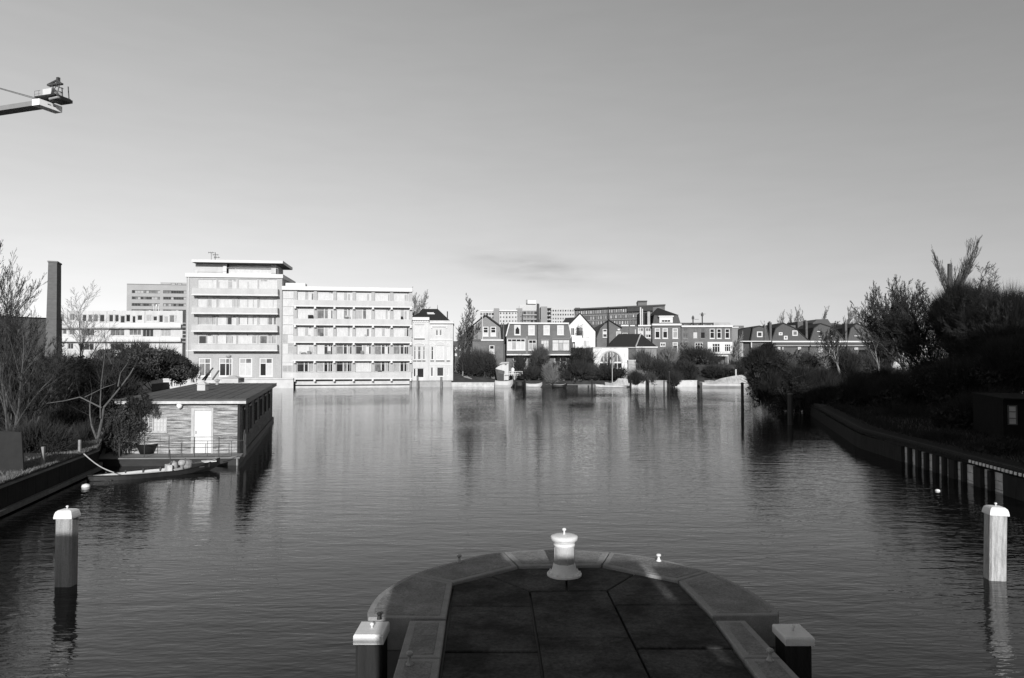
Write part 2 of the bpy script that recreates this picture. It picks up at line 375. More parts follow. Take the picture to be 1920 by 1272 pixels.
post(3.475, 9.0, .31, .42, 1.33, 'low timber post with shaded white cap at the right pier corner', caph=.10, flat=True, wood=timber_dk, ov=.02)

# ------------------------------------------------------------------ the bridge the photograph is taken from
br = empty('bridge', 'steel road bridge with added shadow-casting plates over the end of the pier', 'bridge', (0, -4, 0))
B(-17, 19, -9, 4.78, 2.65, 3.1).build('deck', concrete_dk, br)
YS = 3.68; RT = 5.38  # added plates, heights and gaps set to shape the shade on the pier
def plate(x0, x1, top, mat=darkmetal): B(x0, x1 - .002, YS, YS + .05, 3.1, top).build('shadow_plate', mat, br)
for x0, x1, t in ((-17, -12, RT + .66), (-12, -9, RT + .66), (-9, -6.5, RT + .66), (-6.5, -4, RT + .4), (-4, -1.62, RT + .1), (-.94, .74, RT + .30), (.74, 2.08, RT), (2.08, 2.965, RT - .02), (3.10, 4.4, RT - .12), (4.4, 6.7, RT + .15), (6.7, 9, RT + .15), (9, 10.9, RT + .15)):
    plate(x0, x1, t)
for x0 in (-1.65, -.97, 10.93): B(x0 - .03, x0 + .03, YS - .06, YS - .005, 3.1, RT).build('shadow_post', darkmetal, br)
B(2.95, 3.115, YS - .05, YS - .01, 4.26, 4.74).build('bracket', darkmetal, br); B(2.95, 3.115, YS - .05, YS - .01, 3.1, 4.05).build('bracket', darkmetal, br)  # added blocks that interrupt the sun streak through the slit
MB().tube((-17, 4.7, 3.9), (19, 4.7, 3.9), .025).build('handrail', darkmetal, br)
# added, unseen block behind the bridge, placed to shade the right bank
wh = empty('shade_block', 'added unseen brick block behind the bridge that shades the right bank', 'building', (45, -12, GZ))
B(-26, 30, -8, 8, 0, 21.5).build('wall', brick_d, wh); B(-26.4, 30.4, -8.4, 8.4, 21.51, 22).build('roof', felt, wh)
for i in range(12):
    for j in range(6):
        w_ = B(-24 + i*4.4, -22.4 + i*4.4, 8.0, 8.08, 1.2 + j*3.2, 3.2 + j*3.2).build('window', g_dark, wh)

# ================================================================== buildings across the water
class Fac:
    def __init__(s, name, label, cat, px, Y, ang=0.0, base=GZ, group=None):
        s.o = (PX(px, Y), Y); s.a = math.radians(ang); s.d = (math.cos(s.a), math.sin(s.a)); s.n = (math.sin(s.a), -math.cos(s.a)); s.base = base; s.px = px
        s.e = empty(name, label, cat, (s.o[0], s.o[1], base), s.a, group)
    def uz(s, px, py):
        r = ray(px, py); k = (s.o[0]*s.n[0] + s.o[1]*s.n[1]) / (r.x*s.n[0] + r.y*s.n[1])
        x, y, z = r.x*k, r.y*k, H + r.z*k
        return ((x - s.o[0])*s.d[0] + (y - s.o[1])*s.d[1], z - s.base)
    def u(s, px): return s.uz(px, 672)[0]
    def z(s, py, px=None): return s.uz(s.px if px is None else px, py)[1]
    def rect(s, x0, y0, x1, y1):
        xm = (x0 + x1) / 2; return (s.u(x0), s.u(x1), s.z(y1, xm), s.z(y0, xm))
    def wall(s, x0, y0, x1, y1, mat, holes=(), t=.3, name='wall', y=0.0):
        u0, u1, z0, z1 = s.rect(x0, y0, x1, y1); return s.wallm(u0, u1, z0, z1, mat, [s.rect(*h) for h in holes], t, name, y)
    def wallm(s, u0, u1, z0, z1, mat, holes, t=.3, name='wall', y=0.0):
        m = MB(); zs = sorted({z0, z1, *[max(z0, min(z1, h[i])) for h in holes for i in (2, 3)]})
        for za, zb in zip(zs[:-1], zs[1:]):
            if zb - za < 1e-4: continue
            zm = (za + zb) / 2; cut = sorted([(h[0], h[1]) for h in holes if h[2] < zm < h[3]]); c = u0
            for a, b in cut:
                if a > c: m.box(c, a, y, y + t, za, zb)
                c = max(c, b)
            if c < u1: m.box(c, u1, y, y + t, za, zb)
        return m.build(name, mat, s.e)
    def box(s, x0, y0, x1, y1, mat, ya, yb, name): 
        u0, u1, z0, z1 = s.rect(x0, y0, x1, y1); return B(u0, u1, ya, yb, z0, z1).build(name, mat, s.e)
    def poly(s, pts, ya, yb, mat, name): return MB().uz([s.uz(*p) for p in pts], ya, yb).build(name, mat, s.e)
    def hipm(s, base, zb, ridge, zr, mat, name='roof'):          # base (u0,u1,y0,y1), ridge (u0,u1,yr)
        u0, u1, y0, y1 = base; r0, r1, yr = ridge
        return MB().add([(u0,y0,zb),(u1,y0,zb),(u1,y1,zb),(u0,y1,zb),(r0,yr,zr),(r1,yr,zr)], [(0,1,5,4),(1,2,5),(2,3,4,5),(3,0,4),(0,3,2,1)]).build(name, mat, s.e)
    def win(s, rc, vs=(), ts=(), panes=None, fw=.07, frame=None, y=.08, sill=True, px=True, name='window', proud=False, ft=.07):
        u0, u1, z0, z1 = s.rect(*rc) if px else rc; frame = frame or white; panes = panes or [g_dark]
        if proud: y = -.06
        m = MB(); m.box(u0, u0 + fw, y, y + ft, z0, z1).box(u1 - fw, u1, y, y + ft, z0, z1).box(u0 + fw, u1 - fw, y, y + ft, z1 - fw, z1).box(u0 + fw, u1 - fw, y, y + ft, z0, z0 + fw)
        U_ = [u0 + fw] + [u0 + (u1 - u0) * v for v in vs] + [u1 - fw]; Z_ = [z0 + fw] + [z1 - (z1 - z0) * t for t in sorted(ts, reverse=True)] + [z1 - fw]
        b = .6 * fw
        for q in U_[1:-1]: m.box(q - b/2, q + b/2, y, y + ft, z0 + fw, z1 - fw)
        for q in Z_[1:-1]:
            for a, c in zip(U_[:-1], U_[1:]): m.box(a + (b/2 if a != U_[0] else 0), c - (b/2 if c != U_[-1] else 0), y + .004, y + ft - .004, q - b/2, q + b/2)
        if sill: m.box(u0 - .06, u1 + .06, y - .14, y + .02, z0 - .07, z0 - .003)
        w = m.build(name, frame, s.e)
        yp = y + ft * .6; k = 0
        for j in range(len(Z_) - 1):
            for i in range(len(U_) - 1):
                mt = panes[k % len(panes)] if isinstance(panes, list) else panes(i, j); k += 1
                if mt is None: continue
                B(U_[i] + (b/2 if i else 0), U_[i+1] - (b/2 if i < len(U_)-2 else 0), yp, yp + .02, Z_[j] + (b/2 if j else 0), Z_[j+1] - (b/2 if j < len(Z_)-2 else 0)).build('pane', mt, w)
        return w
random.seed(11)
def rp(*w):   # random pane by weights dark, dim, grey, curtain
    return random.choices([g_dark, g_mid, g_grey, g_cur], w)[0]

# ---- tower block
T_ = Fac('tower_block', 'six storey light brick balcony block with flat roof pavilion left of the long apartments', 'building', 348, 112.4, 7)
fl = [(524, 542.5), (557, 577.5), (591, 610), (626, 645)]
bays = [(369.6, 404), (407, 442), (445.6, 481), (484, 518)]
holes = [(a, t, b, q) for t, q in fl for a, b in bays]
gw = [(372, 396), (410, 436), (448, 473), (486, 511.6)]
holes += [(a, 671, b, 706.5) for a, b in gw]
T_.wall(348, 521, 528, 712, tower_brick, holes, .35)
u0, u1, z0, z1 = T_.rect(348, 521, 528, 712)
B(u0, u1, .36, 11, 0, z1).build('core', tower_brick, T_.e)
B(u0 - .15, u1 + .15, -.25, 11.2, z1 + .01, z1 + .62).build('parapet', white, T_.e)
for (t, q), wts in zip(fl, ((0, 0, 1, 6), (0, 0, 2, 5), (2, 2, 3, 3), (3, 2, 2, 3))):
    for a, b in bays:
        T_.win((a, t, b, q), (.08, .47, .53, .76, .82), (.22,), lambda i, j, w=wts: rp(*w) if i not in (1,) or w[0] else rp(*w), .08, offwhite, .12, sill=False)
for i, (a, b) in enumerate(gw):
    c = (g_mid, g_dark, g_cur, g_dark)[i]; T_.win((a, 671, b, 706.5), (.5,), (.3,), [c, c if i != 3 else g_cur, g_grey, g_mid], .2, white, .12)
for t, q in ((542.5, 553.5), (578, 588), (611, 621), (646.5, 656.5)):
    a, b = T_.u(363), T_.u(522.5); zt, zb = T_.z(t, 440), T_.z(q, 440)
    bal = MB().box(a, b, -1.25, -1.17, zb, zt).box(a, a + .08, -1.17, -.003, zb, zt).box(b - .08, b, -1.17, -.003, zb, zt).build('balcony', greypanel, T_.e)
    B(a - .05, b + .05, -1.3, -.003, zb - .2, zb - .003).build('slab', offwhite, bal)
    MB().tube((a, -1.2, zt + .14), (b, -1.2, zt + .14), .02).build('rail', offwhite, bal)
MB().tube((T_.u(352.3), -.08, 0), (T_.u(352.3), -.08, z1), .07).build('downpipe', white, T_.e)
T_.box(349, 657, 362, 659, white, -.05, -.002, 'stone_band')
# roof pavilion
zr = z1 + .62
zt = T_.z(493, 440); zc = T_.z(488, 440)
B(T_.u(359), T_.u(412), 1.5, 8, zr, zt).build('pavilion_wall', palewall, T_.e)
B(T_.u(412.3), T_.u(419), 1.2, 1.5, zr, zt).build('pavilion_pier', offwhite, T_.e)
T_.wallm(T_.u(503), T_.u(512), zr, zt, palewall, [], 6, 'pavilion_wall', 1.6)
T_.win((T_.u(420), T_.u(503), zr + .35, zt - .25), [k/8 for k in range(1, 8)], (), [g_cur], .06, offwhite, 2.2, False, False)
B(T_.u(420), T_.u(503), 2.1, 7.5, zr, zr + .34).build('pavilion_base', offwhite, T_.e)
B(T_.u(420), T_.u(503), 2.35, 7.5, zr + .35, zt - .01).build('pavilion_core', g_cur, T_.e)
B(T_.u(357.5), T_.u(529), -.1, 8.5, zt + .005, zc).build('pavilion_roof', [white], T_.e)
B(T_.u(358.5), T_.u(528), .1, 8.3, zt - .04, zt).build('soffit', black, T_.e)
MB().tube((T_.u(362), -.1, zr + .9), (T_.u(520), -.1, zr + .9), .025).tube((T_.u(362), -.1, zr), (T_.u(362), -.1, zr + .9), .025).tube((T_.u(520), -.1, zr), (T_.u(520), -.1, zr + .9), .025).tube((T_.u(440), -.1, zr), (T_.u(440), -.1, zr + .9), .02).build('roof_railing', offwhite, T_.e)
an = MB(); ua = T_.u(391); za = zc
an.tube((ua, 3, za), (ua, 3, za + 1.6), .05)
for k_, (dx_, dz_) in enumerate(((-.6, 1.55), (.1, 1.2), (.3, .8))):
    an.tube((ua + dx_ - .5, 3, za + dz_), (ua + dx_ + .45, 3, za + dz_), .035)
    for q in (-.4, -.1, .2): an.tube((ua + dx_ + q, 3, za + dz_ - .15), (ua + dx_ + q, 3, za + dz_ + .15), .02)
an.tube((ua - .6, 3, za), (ua - .6, 3, za + 1.55), .03).build('antenna', black, T_.e)

# ---- long apartment block with stair link
A_ = Fac('apartment_block', 'long five storey apartment block with full width balcony bands standing over the water', 'building', 527, 114.2, 10)
def az(py): return A_.z(py, 553)
ztop = az(544.5)
cols = [553.2, 590.6, 627, 663.2, 699, 734, 769.8]
uc = [A_.u(c) for c in cols]; uL, uR = A_.u(528), A_.u(771.5)
B(uc[0] - .2, uR, .5, 11, .1, ztop).build('core', tower_brick, A_.e)
B(uL, uR + .1, -.35, 11.2, ztop + .01, ztop + .62).build('parapet', white, A_.e)
rows = [(546, 562.5), (577, 597.5), (612, 630.5), (646, 664.5), (679, 698)]
wts = [(0, 1, 3, 9), (0, 1, 3, 9), (1, 2, 4, 7), (9, 4, 2, 1), (9, 4, 2, 1)]
for r, (t, q) in enumerate(rows):
    zt, zb = az(t), az(q)
    for i in range(6):
        a, b = uc[i] + .28, uc[i+1] - .28; w = wts[r]; kind = random.random()
        if r > 2 and random.random() < .25: w = wts[0]
        big, door = rp(*w), rp(*w)
        A_.win((a, b, zb, zt), (.42, .46, .67, .71, .86), (.2,), lambda ii, j, bg_=big, dd=door, w=w: (bg_ if ii == 0 else None if False else g_cur if ii in (1, 3) else dd if ii == 2 else rp(*w)), .07, offwhite, .36, False, False)
    for c in uc: B(c - .26, c + .26, .02, .49, zb - .05, zt + (.02 if r == 0 else .12)).build('pier', tower_brick, A_.e)
for t, q in ((562.8, 573), (597.8, 608), (630.8, 641), (664.8, 675), (698.4, 709.5)):
    zt, zb = az(t), az(q)
    bal = MB().box(uc[0] - .25, uR, -.55, -.45, zb, zt).box(uR - .1, uR, -.45, .5, zb, zt).build('balcony', greypanel, A_.e)
    B(uc[0] - .3, uR + .05, -.6, .5, zb - .2, zb - .004).build('slab', offwhite, bal)
    for c in uc: B(c - .15, c + .15, -.62, -.2, zb - .52, zb - .204).build('beam_end', white, bal)
# things standing on the balconies
for k_ in range(16):
    i = random.randrange(6); zf = az((573, 608, 641, 675, 709.5)[random.choice((1, 2, 3, 3, 4, 4))]); x_ = random.uniform(uc[i] + .5, uc[i+1] - .9)
    B(x_, x_ + random.uniform(.3, .8), -.40, -.1, zf + .01, zf + random.uniform(1.05, 1.5)).build('planter', random.choice((leaf_d, concrete_dk, brick_d, g_grey)), A_.e)
# undercroft over the water
zb = az(709.5) - .52
B(uc[0], uR, .35, .55, -1.6, zb).build('undercroft_wall', concrete_pale, A_.e)
B(uc[0], uR, .2, .34, -.7, -.55).build('waling', timber_dk, A_.e)
B(uc[0] - .45, uc[0] - .1, -.3, .4, -1.7, zb).build('pile', black, A_.e)
B(uR - .3, uR, -.3, .34, -1.7, zb).build('pile', concrete_dk, A_.e)
# stair link
B(uL + .05, uc[0] - .26, .2, 8, .1, ztop).build('stair_core', palewall, A_.e)
zz = [az(v) for v in (546, 560, 575, 592, 609, 627, 644, 664, 680, 698, 711)]
for k_, (za, zb_) in enumerate(zip(zz[:-1], zz[1:])):
    low = k_ in (5, 6, 8) ; sp_ = k_ in (7, 9)
    if sp_: B(uL + .1, uc[0] - .3, .05, .19, zb_, za - .04).build('spandrel', whitewall, A_.e)
    else: A_.win((uL + .1, uc[0] - .3, zb_ + .02, za - .02), (.5,), (.3,) if k_ in (6, 8) else (), lambda i, j, low=low: g_grey if low and random.random() < .6 else g_cur, .05, offwhite, .08, False, False)
B(uL + .3, uL + 3.4, 1.5, 4, ztop + .63, ztop + 1.3).build('roof_hatch', white, A_.e)
# quay under tower and link
q_ = Fac('quay_wall', 'pale concrete quay wall below the balcony tower block', 'quay wall', 346, 111.6, 7, -1)
q_.wallm(-3, q_.u(551), 0, q_.z(712, 440), concrete_pale, [], .5, 'wall', -.3); B(-3, q_.u(551), -.45, .3, q_.z(712, 440) + .003, q_.z(709.5, 440)).build('coping', whitewall, q_.e)

# ---- white villa
V_ = Fac('villa', 'white three storey villa with dark hipped roof beside the long apartment block', 'house', 772.5, 118.9, 4)
L1 = [(776, 650, 780, 675), (783, 650, 789.5, 675), (793, 650, 797, 675), (775.3, 691, 780, 707), (782, 690.5, 795.2, 708.5), (777.5, 609, 795.5, 634)]
R1 = [(808, 650, 812.8, 675), (818.2, 648, 832.5, 675), (838.2, 650, 842.7, 675), (807.5, 688.7, 812.2, 706.3), (819, 688.7, 832, 706), (838, 689, 841.2, 705), (816.6, 618.5, 821.5, 630), (823.5, 618.5, 828.5, 630)]
V_.wall(772.8, 601, 804, 714, whitewall, L1, .4, y=-.35); V_.wall(804, 607, 849.5, 714, whitewall, R1, .4)
V_.box(772.8, 601, 849.3, 714, whitewall, .41, 9, 'core')
for i, rc in enumerate(L1): V_.win(rc, (), (.3,) if i < 3 else (), [(g_dark, g_mid, g_dark, g_dark, g_dark, g_cur)[i]], .09, white, -.2)
for i, rc in enumerate(R1): V_.win(rc, (), (.3,) if i < 3 else (), [(g_dark, g_cur, g_cur, g_dark, g_dark, g_grey, g_mid, g_mid)[i]], .09, white, .1)
for (a, y_, b, q) in L1[:3] + R1[:3] + [L1[5]]:
    yy = -.35 if b < 804 else 0; V_.box(a - 1, q + 1.2, b + 1, q + 2.5, brick_d, yy - .22, yy - .002, 'sill')
V_.box(771.8, 595.5, 805, 601, white, -.75, 9.1, 'cornice'); V_.box(805.3, 604.3, 850.5, 607, white, -.4, 9.3, 'cornice')
for k_ in range(7): V_.box(774 + k_*4.4, 602, 776 + k_*4.4, 604.5, white, -.55, -.352, 'bracket')
def arch(F_, pxc, pyc, rx, ry, mat, y0, y1, th=1.6, n=10, name='arch'):
    m = MB()
    for i in range(n):
        a, b = math.pi*i/n, math.pi*(i+1)/n
        q = [F_.uz(pxc + r1*math.cos(t), pyc - r2*math.sin(t)) for t, r1, r2 in ((a, rx, ry), (b, rx, ry), (b, rx+th, ry+th), (a, rx+th, ry+th))]
        m.uz(q, y0, y1)
    return m.build(name, mat, F_.e)
arch(V_, 786.5, 648.5, 10, 4, white, -.43, -.353, 1.3); arch(V_, 810.5, 648.5, 4, 4, white, -.08, -.002, 1.2); arch(V_, 825.4, 647.5, 8.5, 5, white, -.08, -.002, 1.2); arch(V_, 840.5, 648.5, 3.5, 4, white, -.08, -.002, 1.2)
V_.box(773, 646, 804, 647, palewall, -.40, -.353, 'string_course'); V_.box(806, 636, 848, 638, white, -.10, -.003, 'string_course'); V_.box(806, 683, 848, 684.5, white, -.08, -.003, 'string_course')
V_.box(809, 611, 839, 613, white, -.25, -.003, 'hood'); V_.box(808, 611, 810.5, 616, white, -.15, -.003, 'bracket'); V_.box(836, 611, 838.5, 616, white, -.15, -.003, 'bracket')
u0, u1 = V_.u(772.5), V_.u(847); zb = V_.z(604.5, 820); zr = V_.z(577.5, 800)
V_.hipm((u0 - .2, u1, .3, 9.3), zb, (V_.u(789), V_.u(819), 4.0), zr + .1, rooftile)
V_.hipm((u0 - .2, V_.u(804), -.2, 3.5), V_.z(595.4, 785), (V_.u(786), V_.u(790), 2.6), V_.z(584, 788), rooftile, 'roof')
for yy, a, b in ((.38, 799, 812), (.52, 800, 814)):
    f_ = yy; zc_ = zb + (zr - zb) * (.9 - f_ * .55); yc = .3 + 3.7 * (zc_ - zb) / (zr - zb)
    B(V_.u(a), V_.u(b), yc - .35, yc - .2, zc_, zc_ + .14).build('skylight', offwhite, V_.e)
B(V_.u(772), V_.u(778), 4, 5, zb, V_.z(581, 775)).build('chimney', brick_d, V_.e)
MB().tube((V_.u(818.5), 4, zr), (V_.u(818.5), 4, zr + .8), .06, .02).tube((V_.u(838), 3, zb + .8), (V_.u(838), 3, zb + 2), .1).build('finial', black, V_.e)

# ---- generic gable roof behind a front gable (elevation polygon given in photo measure)
def gable(F_, pts, depth, wallmat, roofmat, over=.25, th=.25, roofpts=None):
    q = [F_.uz(*p) for p in pts]; MB().uz(q, 0, depth).build('wall', wallmat, F_.e)
    rq = [F_.uz(*p) for p in roofpts]
    m = MB()
    for a, b in zip(rq[:-1], rq[1:]):
        dx_, dz_ = b[0]-a[0], b[1]-a[1]; l = math.hypot(dx_, dz_); nx, nz_ = -dz_/l*th, dx_/l*th
        if nz_ < 0: nx, nz_ = -nx, -nz_
        m.uz([a, b, (b[0]+nx, b[1]+nz_), (a[0]+nx, a[1]+nz_)], -over, depth + .05)
    return m.build('roof', roofmat, F_.e)

# gable house
Hs = Fac('gable_house', 'light brick gable house with two white attic windows and darker brick extension', 'house', 882, 125, 6)
gable(Hs, [(882, 714), (882, 634), (889, 611.5), (910.2, 594), (938, 614.5), (940, 638), (940, 714)], 11, brick_l, rooftile, roofpts=[(880, 640), (888, 611), (910.2, 592.5), (939, 614), (941.5, 640)])
for rc in ((891.5, 613.6, 901.5, 621),): Hs.win(rc, (.5,), (), [g_dark], .08, brick_l, proud=True)
for rc in ((905.5, 613, 915.7, 631), (919.6, 613, 930, 631)): Hs.win(rc, (), (.3, .62), [g_cur, g_dark, g_dark], .13, white, proud=True)
Hs.box(893, 628, 896, 637, brick_m, -.05, -.003, 'niche')
for px_ in (934,): Hs.box(px_, 623, px_ + 1.5, 634, brick_m, -.05, -.003, 'niche')
u0, u1, z0, z1 = Hs.rect(884.5, 640.3, 941, 714); Hs.wallm(u0, u1, 0, z1, brick_m, [Hs.rect(915.7, 648, 925, 663.7)], .3, 'extension_wall', -2.4); B(u0, u1, -2.09, -.01, 0, z1).build('extension_core', brick_m, Hs.e)
Hs.win((915.7, 648, 925, 663.7), (), (.45,), [g_cur, g_dark], .13, white, -2.3)
Hs.box(900, 637.5, 941.5, 640, white, -2.6, 0, 'fascia')
B(u0, Hs.u(900), -2.6, 0, z1 + .01, z1 + .3).build('fascia', brick_d, Hs.e)
MB().tube((Hs.u(904), -1.0, z1), (Hs.u(904), -1.0, Hs.z(586, 904)), .07, .05).build('flue', white, Hs.e)
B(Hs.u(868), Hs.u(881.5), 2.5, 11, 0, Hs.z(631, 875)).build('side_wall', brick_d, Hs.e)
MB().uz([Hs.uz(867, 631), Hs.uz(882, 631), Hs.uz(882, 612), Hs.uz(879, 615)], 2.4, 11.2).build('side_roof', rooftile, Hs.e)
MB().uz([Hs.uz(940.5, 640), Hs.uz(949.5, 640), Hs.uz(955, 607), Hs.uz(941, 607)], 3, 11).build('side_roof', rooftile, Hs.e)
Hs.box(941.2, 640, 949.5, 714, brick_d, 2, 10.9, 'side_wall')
for a, b in ((942.5, 944), (946.2, 947.7)): Hs.box(a, 604, b, 636, brick_m, 2.7, 2.99, 'chimney')

# attached pair
P_ = Fac('semi_detached_houses', 'pair of brick houses joined in one mansard front with four white upper windows', 'house', 949.5, 124, 4)
up = [(964.3, 610, 976, 628.6), (990.5, 610.5, 1002.6, 628.6), (1019, 610.5, 1030.8, 628.4), (1044.8, 610.5, 1057, 628.4)]
mid = [(951, 635, 985.3, 657.2), (990.9, 637.3, 1006, 657.2), (1014.7, 638, 1029.2, 658.5), (1035.3, 637, 1068.5, 658.6)]
low = [(962, 670.5, 989, 697), (995, 670, 1004.5, 697), (1020, 671, 1032, 697), (1040, 671, 1062, 697)]
P_.wall(949.5, 631, 1070, 714, brick_m, mid + low, .35)
P_.poly([(949.5, 631), (954.5, 608), (1065.5, 608), (1070, 631)], .0, .36, brick_m, 'mansard_front')
P_.box(949.7, 631.2, 1069.8, 714, brick_m, .37, 10, 'core'); P_.poly([(950, 631), (955, 608.5), (1065, 608.5), (1069.5, 631)], .37, 10, rooftile, 'roof')
P_.box(953.5, 605.2, 1066.5, 608, white, -.35, 10.2, 'gutter')
P_.poly([(947.8, 631), (949.6, 631), (955.6, 608), (953.6, 608)], -.2, .3, white, 'bargeboard'); P_.poly([(1070.2, 631), (1071.6, 631), (1066.9, 608), (1065.3, 608)], -.2, .3, white, 'bargeboard')
for i, rc in enumerate(up): P_.win(rc, (), (.35,) if i else (), [g_cur if i else g_cur], .14, white, proud=True)
# dark pointed opening between drawn-back curtains of the first window
P_.poly([(966.5, 626.5), (966.5, 618), (970.2, 613), (973.8, 618), (973.8, 626.5)], -.05, -.03, g_dark, 'curtain_gap')
P_.win(mid[0], (.25, .5, .75), (.27,), [g_cur, g_grey, g_cur, g_cur, g_dark, g_dark, g_dark, g_dark], .14, white, .1)
P_.win(mid[1], (.5,), (.33,), [g_grey, g_grey, g_dark, g_dark], .12, white, .1)
P_.win(mid[2], (.35, .7), (.35,), [g_mid, g_cur, g_cur, g_cur, g_cur, g_cur], .06, brick_l, .1)
P_.win(mid[3], (.37, .62), (.3,), [g_cur, g_grey, g_cur, g_cur, g_cur, g_cur], .09, darkmetal, .1)
P_.win(low[0], (.55, .8), (.25,), [g_grey, g_mid, g_cur, g_dark, g_dark, g_dark], .12, white, .1)
P_.win(low[1], (), (.35,), [g_mid, g_dark], .12, white, .1); P_.win(low[2], (), (.3,), [g_dark], .1, brick_l, .1); P_.win(low[3], (.5,), (.3,), [g_grey, g_mid, g_dark, g_dark], .1, white, .1)
for rc in up[2:]: P_.box(rc[0] - .5, rc[3] + .2, rc[2] + .5, rc[3] + 1.2, black, -.15, -.003, 'sill')
for rc in (up + mid): P_.box(rc[0] - .4, rc[1] - 1.6, rc[2] + .4, rc[1] - .3, brick_l, -.03, -.003, 'lintel')
P_.box(949, 664.2, 1005.5, 666.6, white, -1.6, -.003, 'balcony_slab'); P_.box(1013, 664.2, 1072, 666.6, white, -1.6, -.003, 'balcony_slab')
bm = MB()
for a, b in ((949.5, 1005), (1013.5, 1071.5)):
    ua, ub = P_.u(a), P_.u(b); zt = P_.z(658.5, 1000); zq = P_.z(664.2, 1000)
    bm.tube((ua, -1.5, zt), (ub, -1.5, zt), .035)
    k_ = ua
    while k_ <= ub: bm.tube((k_, -1.5, zq), (k_, -1.5, zt), .015, n=4); k_ += .16
bm.build('balcony_railing', darkmetal, P_.e)
B(P_.u(1007), P_.u(1015), 1.2, 2.2, P_.z(608), P_.z(598.5, 1010)).build('chimney', brick_d, P_.e)
MB().tube((P_.u(1009.5), .9, P_.z(608)), (P_.u(1009.5), .9, P_.z(569, 1010)), .22, .2, 8).tube((P_.u(1007.7), -.1, 0), (P_.u(1007.7), -.1, P_.z(606, 1008)), .09).build('flue', darkmetal, P_.e)
P_.box(986, 631, 989.5, 664, brick_l, -.03, -.002, 'pilaster')

# white gable house
Wg = Fac('white_gable_house', 'white plastered gable house with dark attic windows between the brick houses', 'house', 1068, 127, -4)
gable(Wg, [(1068, 714), (1068, 609.5), (1087.3, 589.5), (1116.2, 622), (1116.2, 714)], 10, M('white_plaster', .56, .8, .06, .5), rooftile, roofpts=[(1064, 612), (1087.3, 588), (1118.5, 622.5)], th=.12)  # one even white plaster tone
Wg.win((1070.2, 614.7, 1077.5, 629.6), (.5,), (), [g_dark], .1, white, proud=True); Wg.win((1081, 614.7, 1092.5, 629.6), (.5,), (.3,), [g_dark, g_mid], .08, brick_m, proud=True); Wg.win((1094, 638.5, 1105, 650), (.5,), (), [g_grey, g_cur], .07, offwhite, proud=True)
arch(Wg, 1098, 635, 6.5, 2.5, greypanel, -.05, -.003, .8)
MB().uz([Wg.uz(1048, 611), Wg.uz(1061, 591.5), Wg.uz(1080, 590.5), Wg.uz(1067, 611)], 8, 8.4).build('rear_roof', rooftile, Wg.e)
m_ = MB(); ua = Wg.u(1080); ub = Wg.u(1093); zt = Wg.z(622, 1086); zq = Wg.z(630, 1086)
m_.box(ua, ub, -1.1, -.003, zq - .15, zq)
for k_ in range(9): m_.tube((ua + (ub-ua)*k_/8, -1.05, zq), (ua + (ub-ua)*k_/8, -1.05, zt), .03, n=4)
m_.tube((ua, -1.05, zt), (ub, -1.05, zt), .04).build('balcony', darkmetal, Wg.e)
Wg.box(1072, 630.5, 1090.5, 653, M('white_boarding', .68, .7, .12, 3, stretch=(6, 1, .3)), -2.2, -.01, 'annex')
Wg.box(1072.5, 642, 1078, 653, g_dark, -2.26, -2.203, 'door'); Wg.box(1074.5, 645, 1076.3, 652.5, white, -2.3, -2.262, 'door_post')
m_ = MB(); ua = Wg.u(1084)
m_.tube((ua, -.9, zq), (ua, -.9, Wg.z(609, 1086)), .04).tube((ua - .4, -.9, Wg.z(616, 1086)), (ua + .9, -.9, Wg.z(609, 1086)), .04).build('pipe', darkmetal, Wg.e)

# gambrel house
Gb = Fac('gambrel_house', 'brown brick gambrel gable house behind the white coach house', 'house', 1119, 127.5, -4)
gable(Gb, [(1118.5, 714), (1118.5, 634), (1126, 615), (1141, 602), (1164.5, 616.5), (1164.5, 714)], 10, brick_m, rooftile, roofpts=[(1117.5, 636), (1125, 614.5), (1141, 600.8), (1166, 616)], th=.15)
MB().uz([Gb.uz(1110, 617), Gb.uz(1140, 601), Gb.uz(1126, 615), Gb.uz(1118.5, 635)], 0.5, .9).build('roof_slope', rooftile, Gb.e)
Gb.win((1130.3, 617.5, 1138.5, 633), (), (.3, .6), [g_dark, g_cur, g_dark], .1, white, proud=True); Gb.win((1155.5, 622, 1164.3, 634), (.3, .7), (), [g_mid, g_grey, g_mid], .1, white, proud=True)
Gb.box(1158, 617, 1162.5, 620, white, -.3, -.003, 'hood')
MB().tube((Gb.u(1140.3), -.5, 0), (Gb.u(1140.3), -.5, Gb.z(576, 1140)), .17, .12, 8).build('flue', black, Gb.e)

# coach house
K_ = Fac('coach_house', 'white rendered coach house with large half round arched window and dark tiled roof', 'house', 1111.5, 121, -3)
cw = M('stained_render', .62, .85, .35, .9, stretch=(2, 1, .35), contrast=1.4)
cx, cy_, rr = 1145.0, 680.0, 20.5
m_ = MB(); ul, ur = K_.u(1111.5), K_.u(1178); zt = K_.z(652.5, 1145); uc_, zc_ = K_.uz(cx, cy_); R_ = K_.u(cx + rr) - uc_
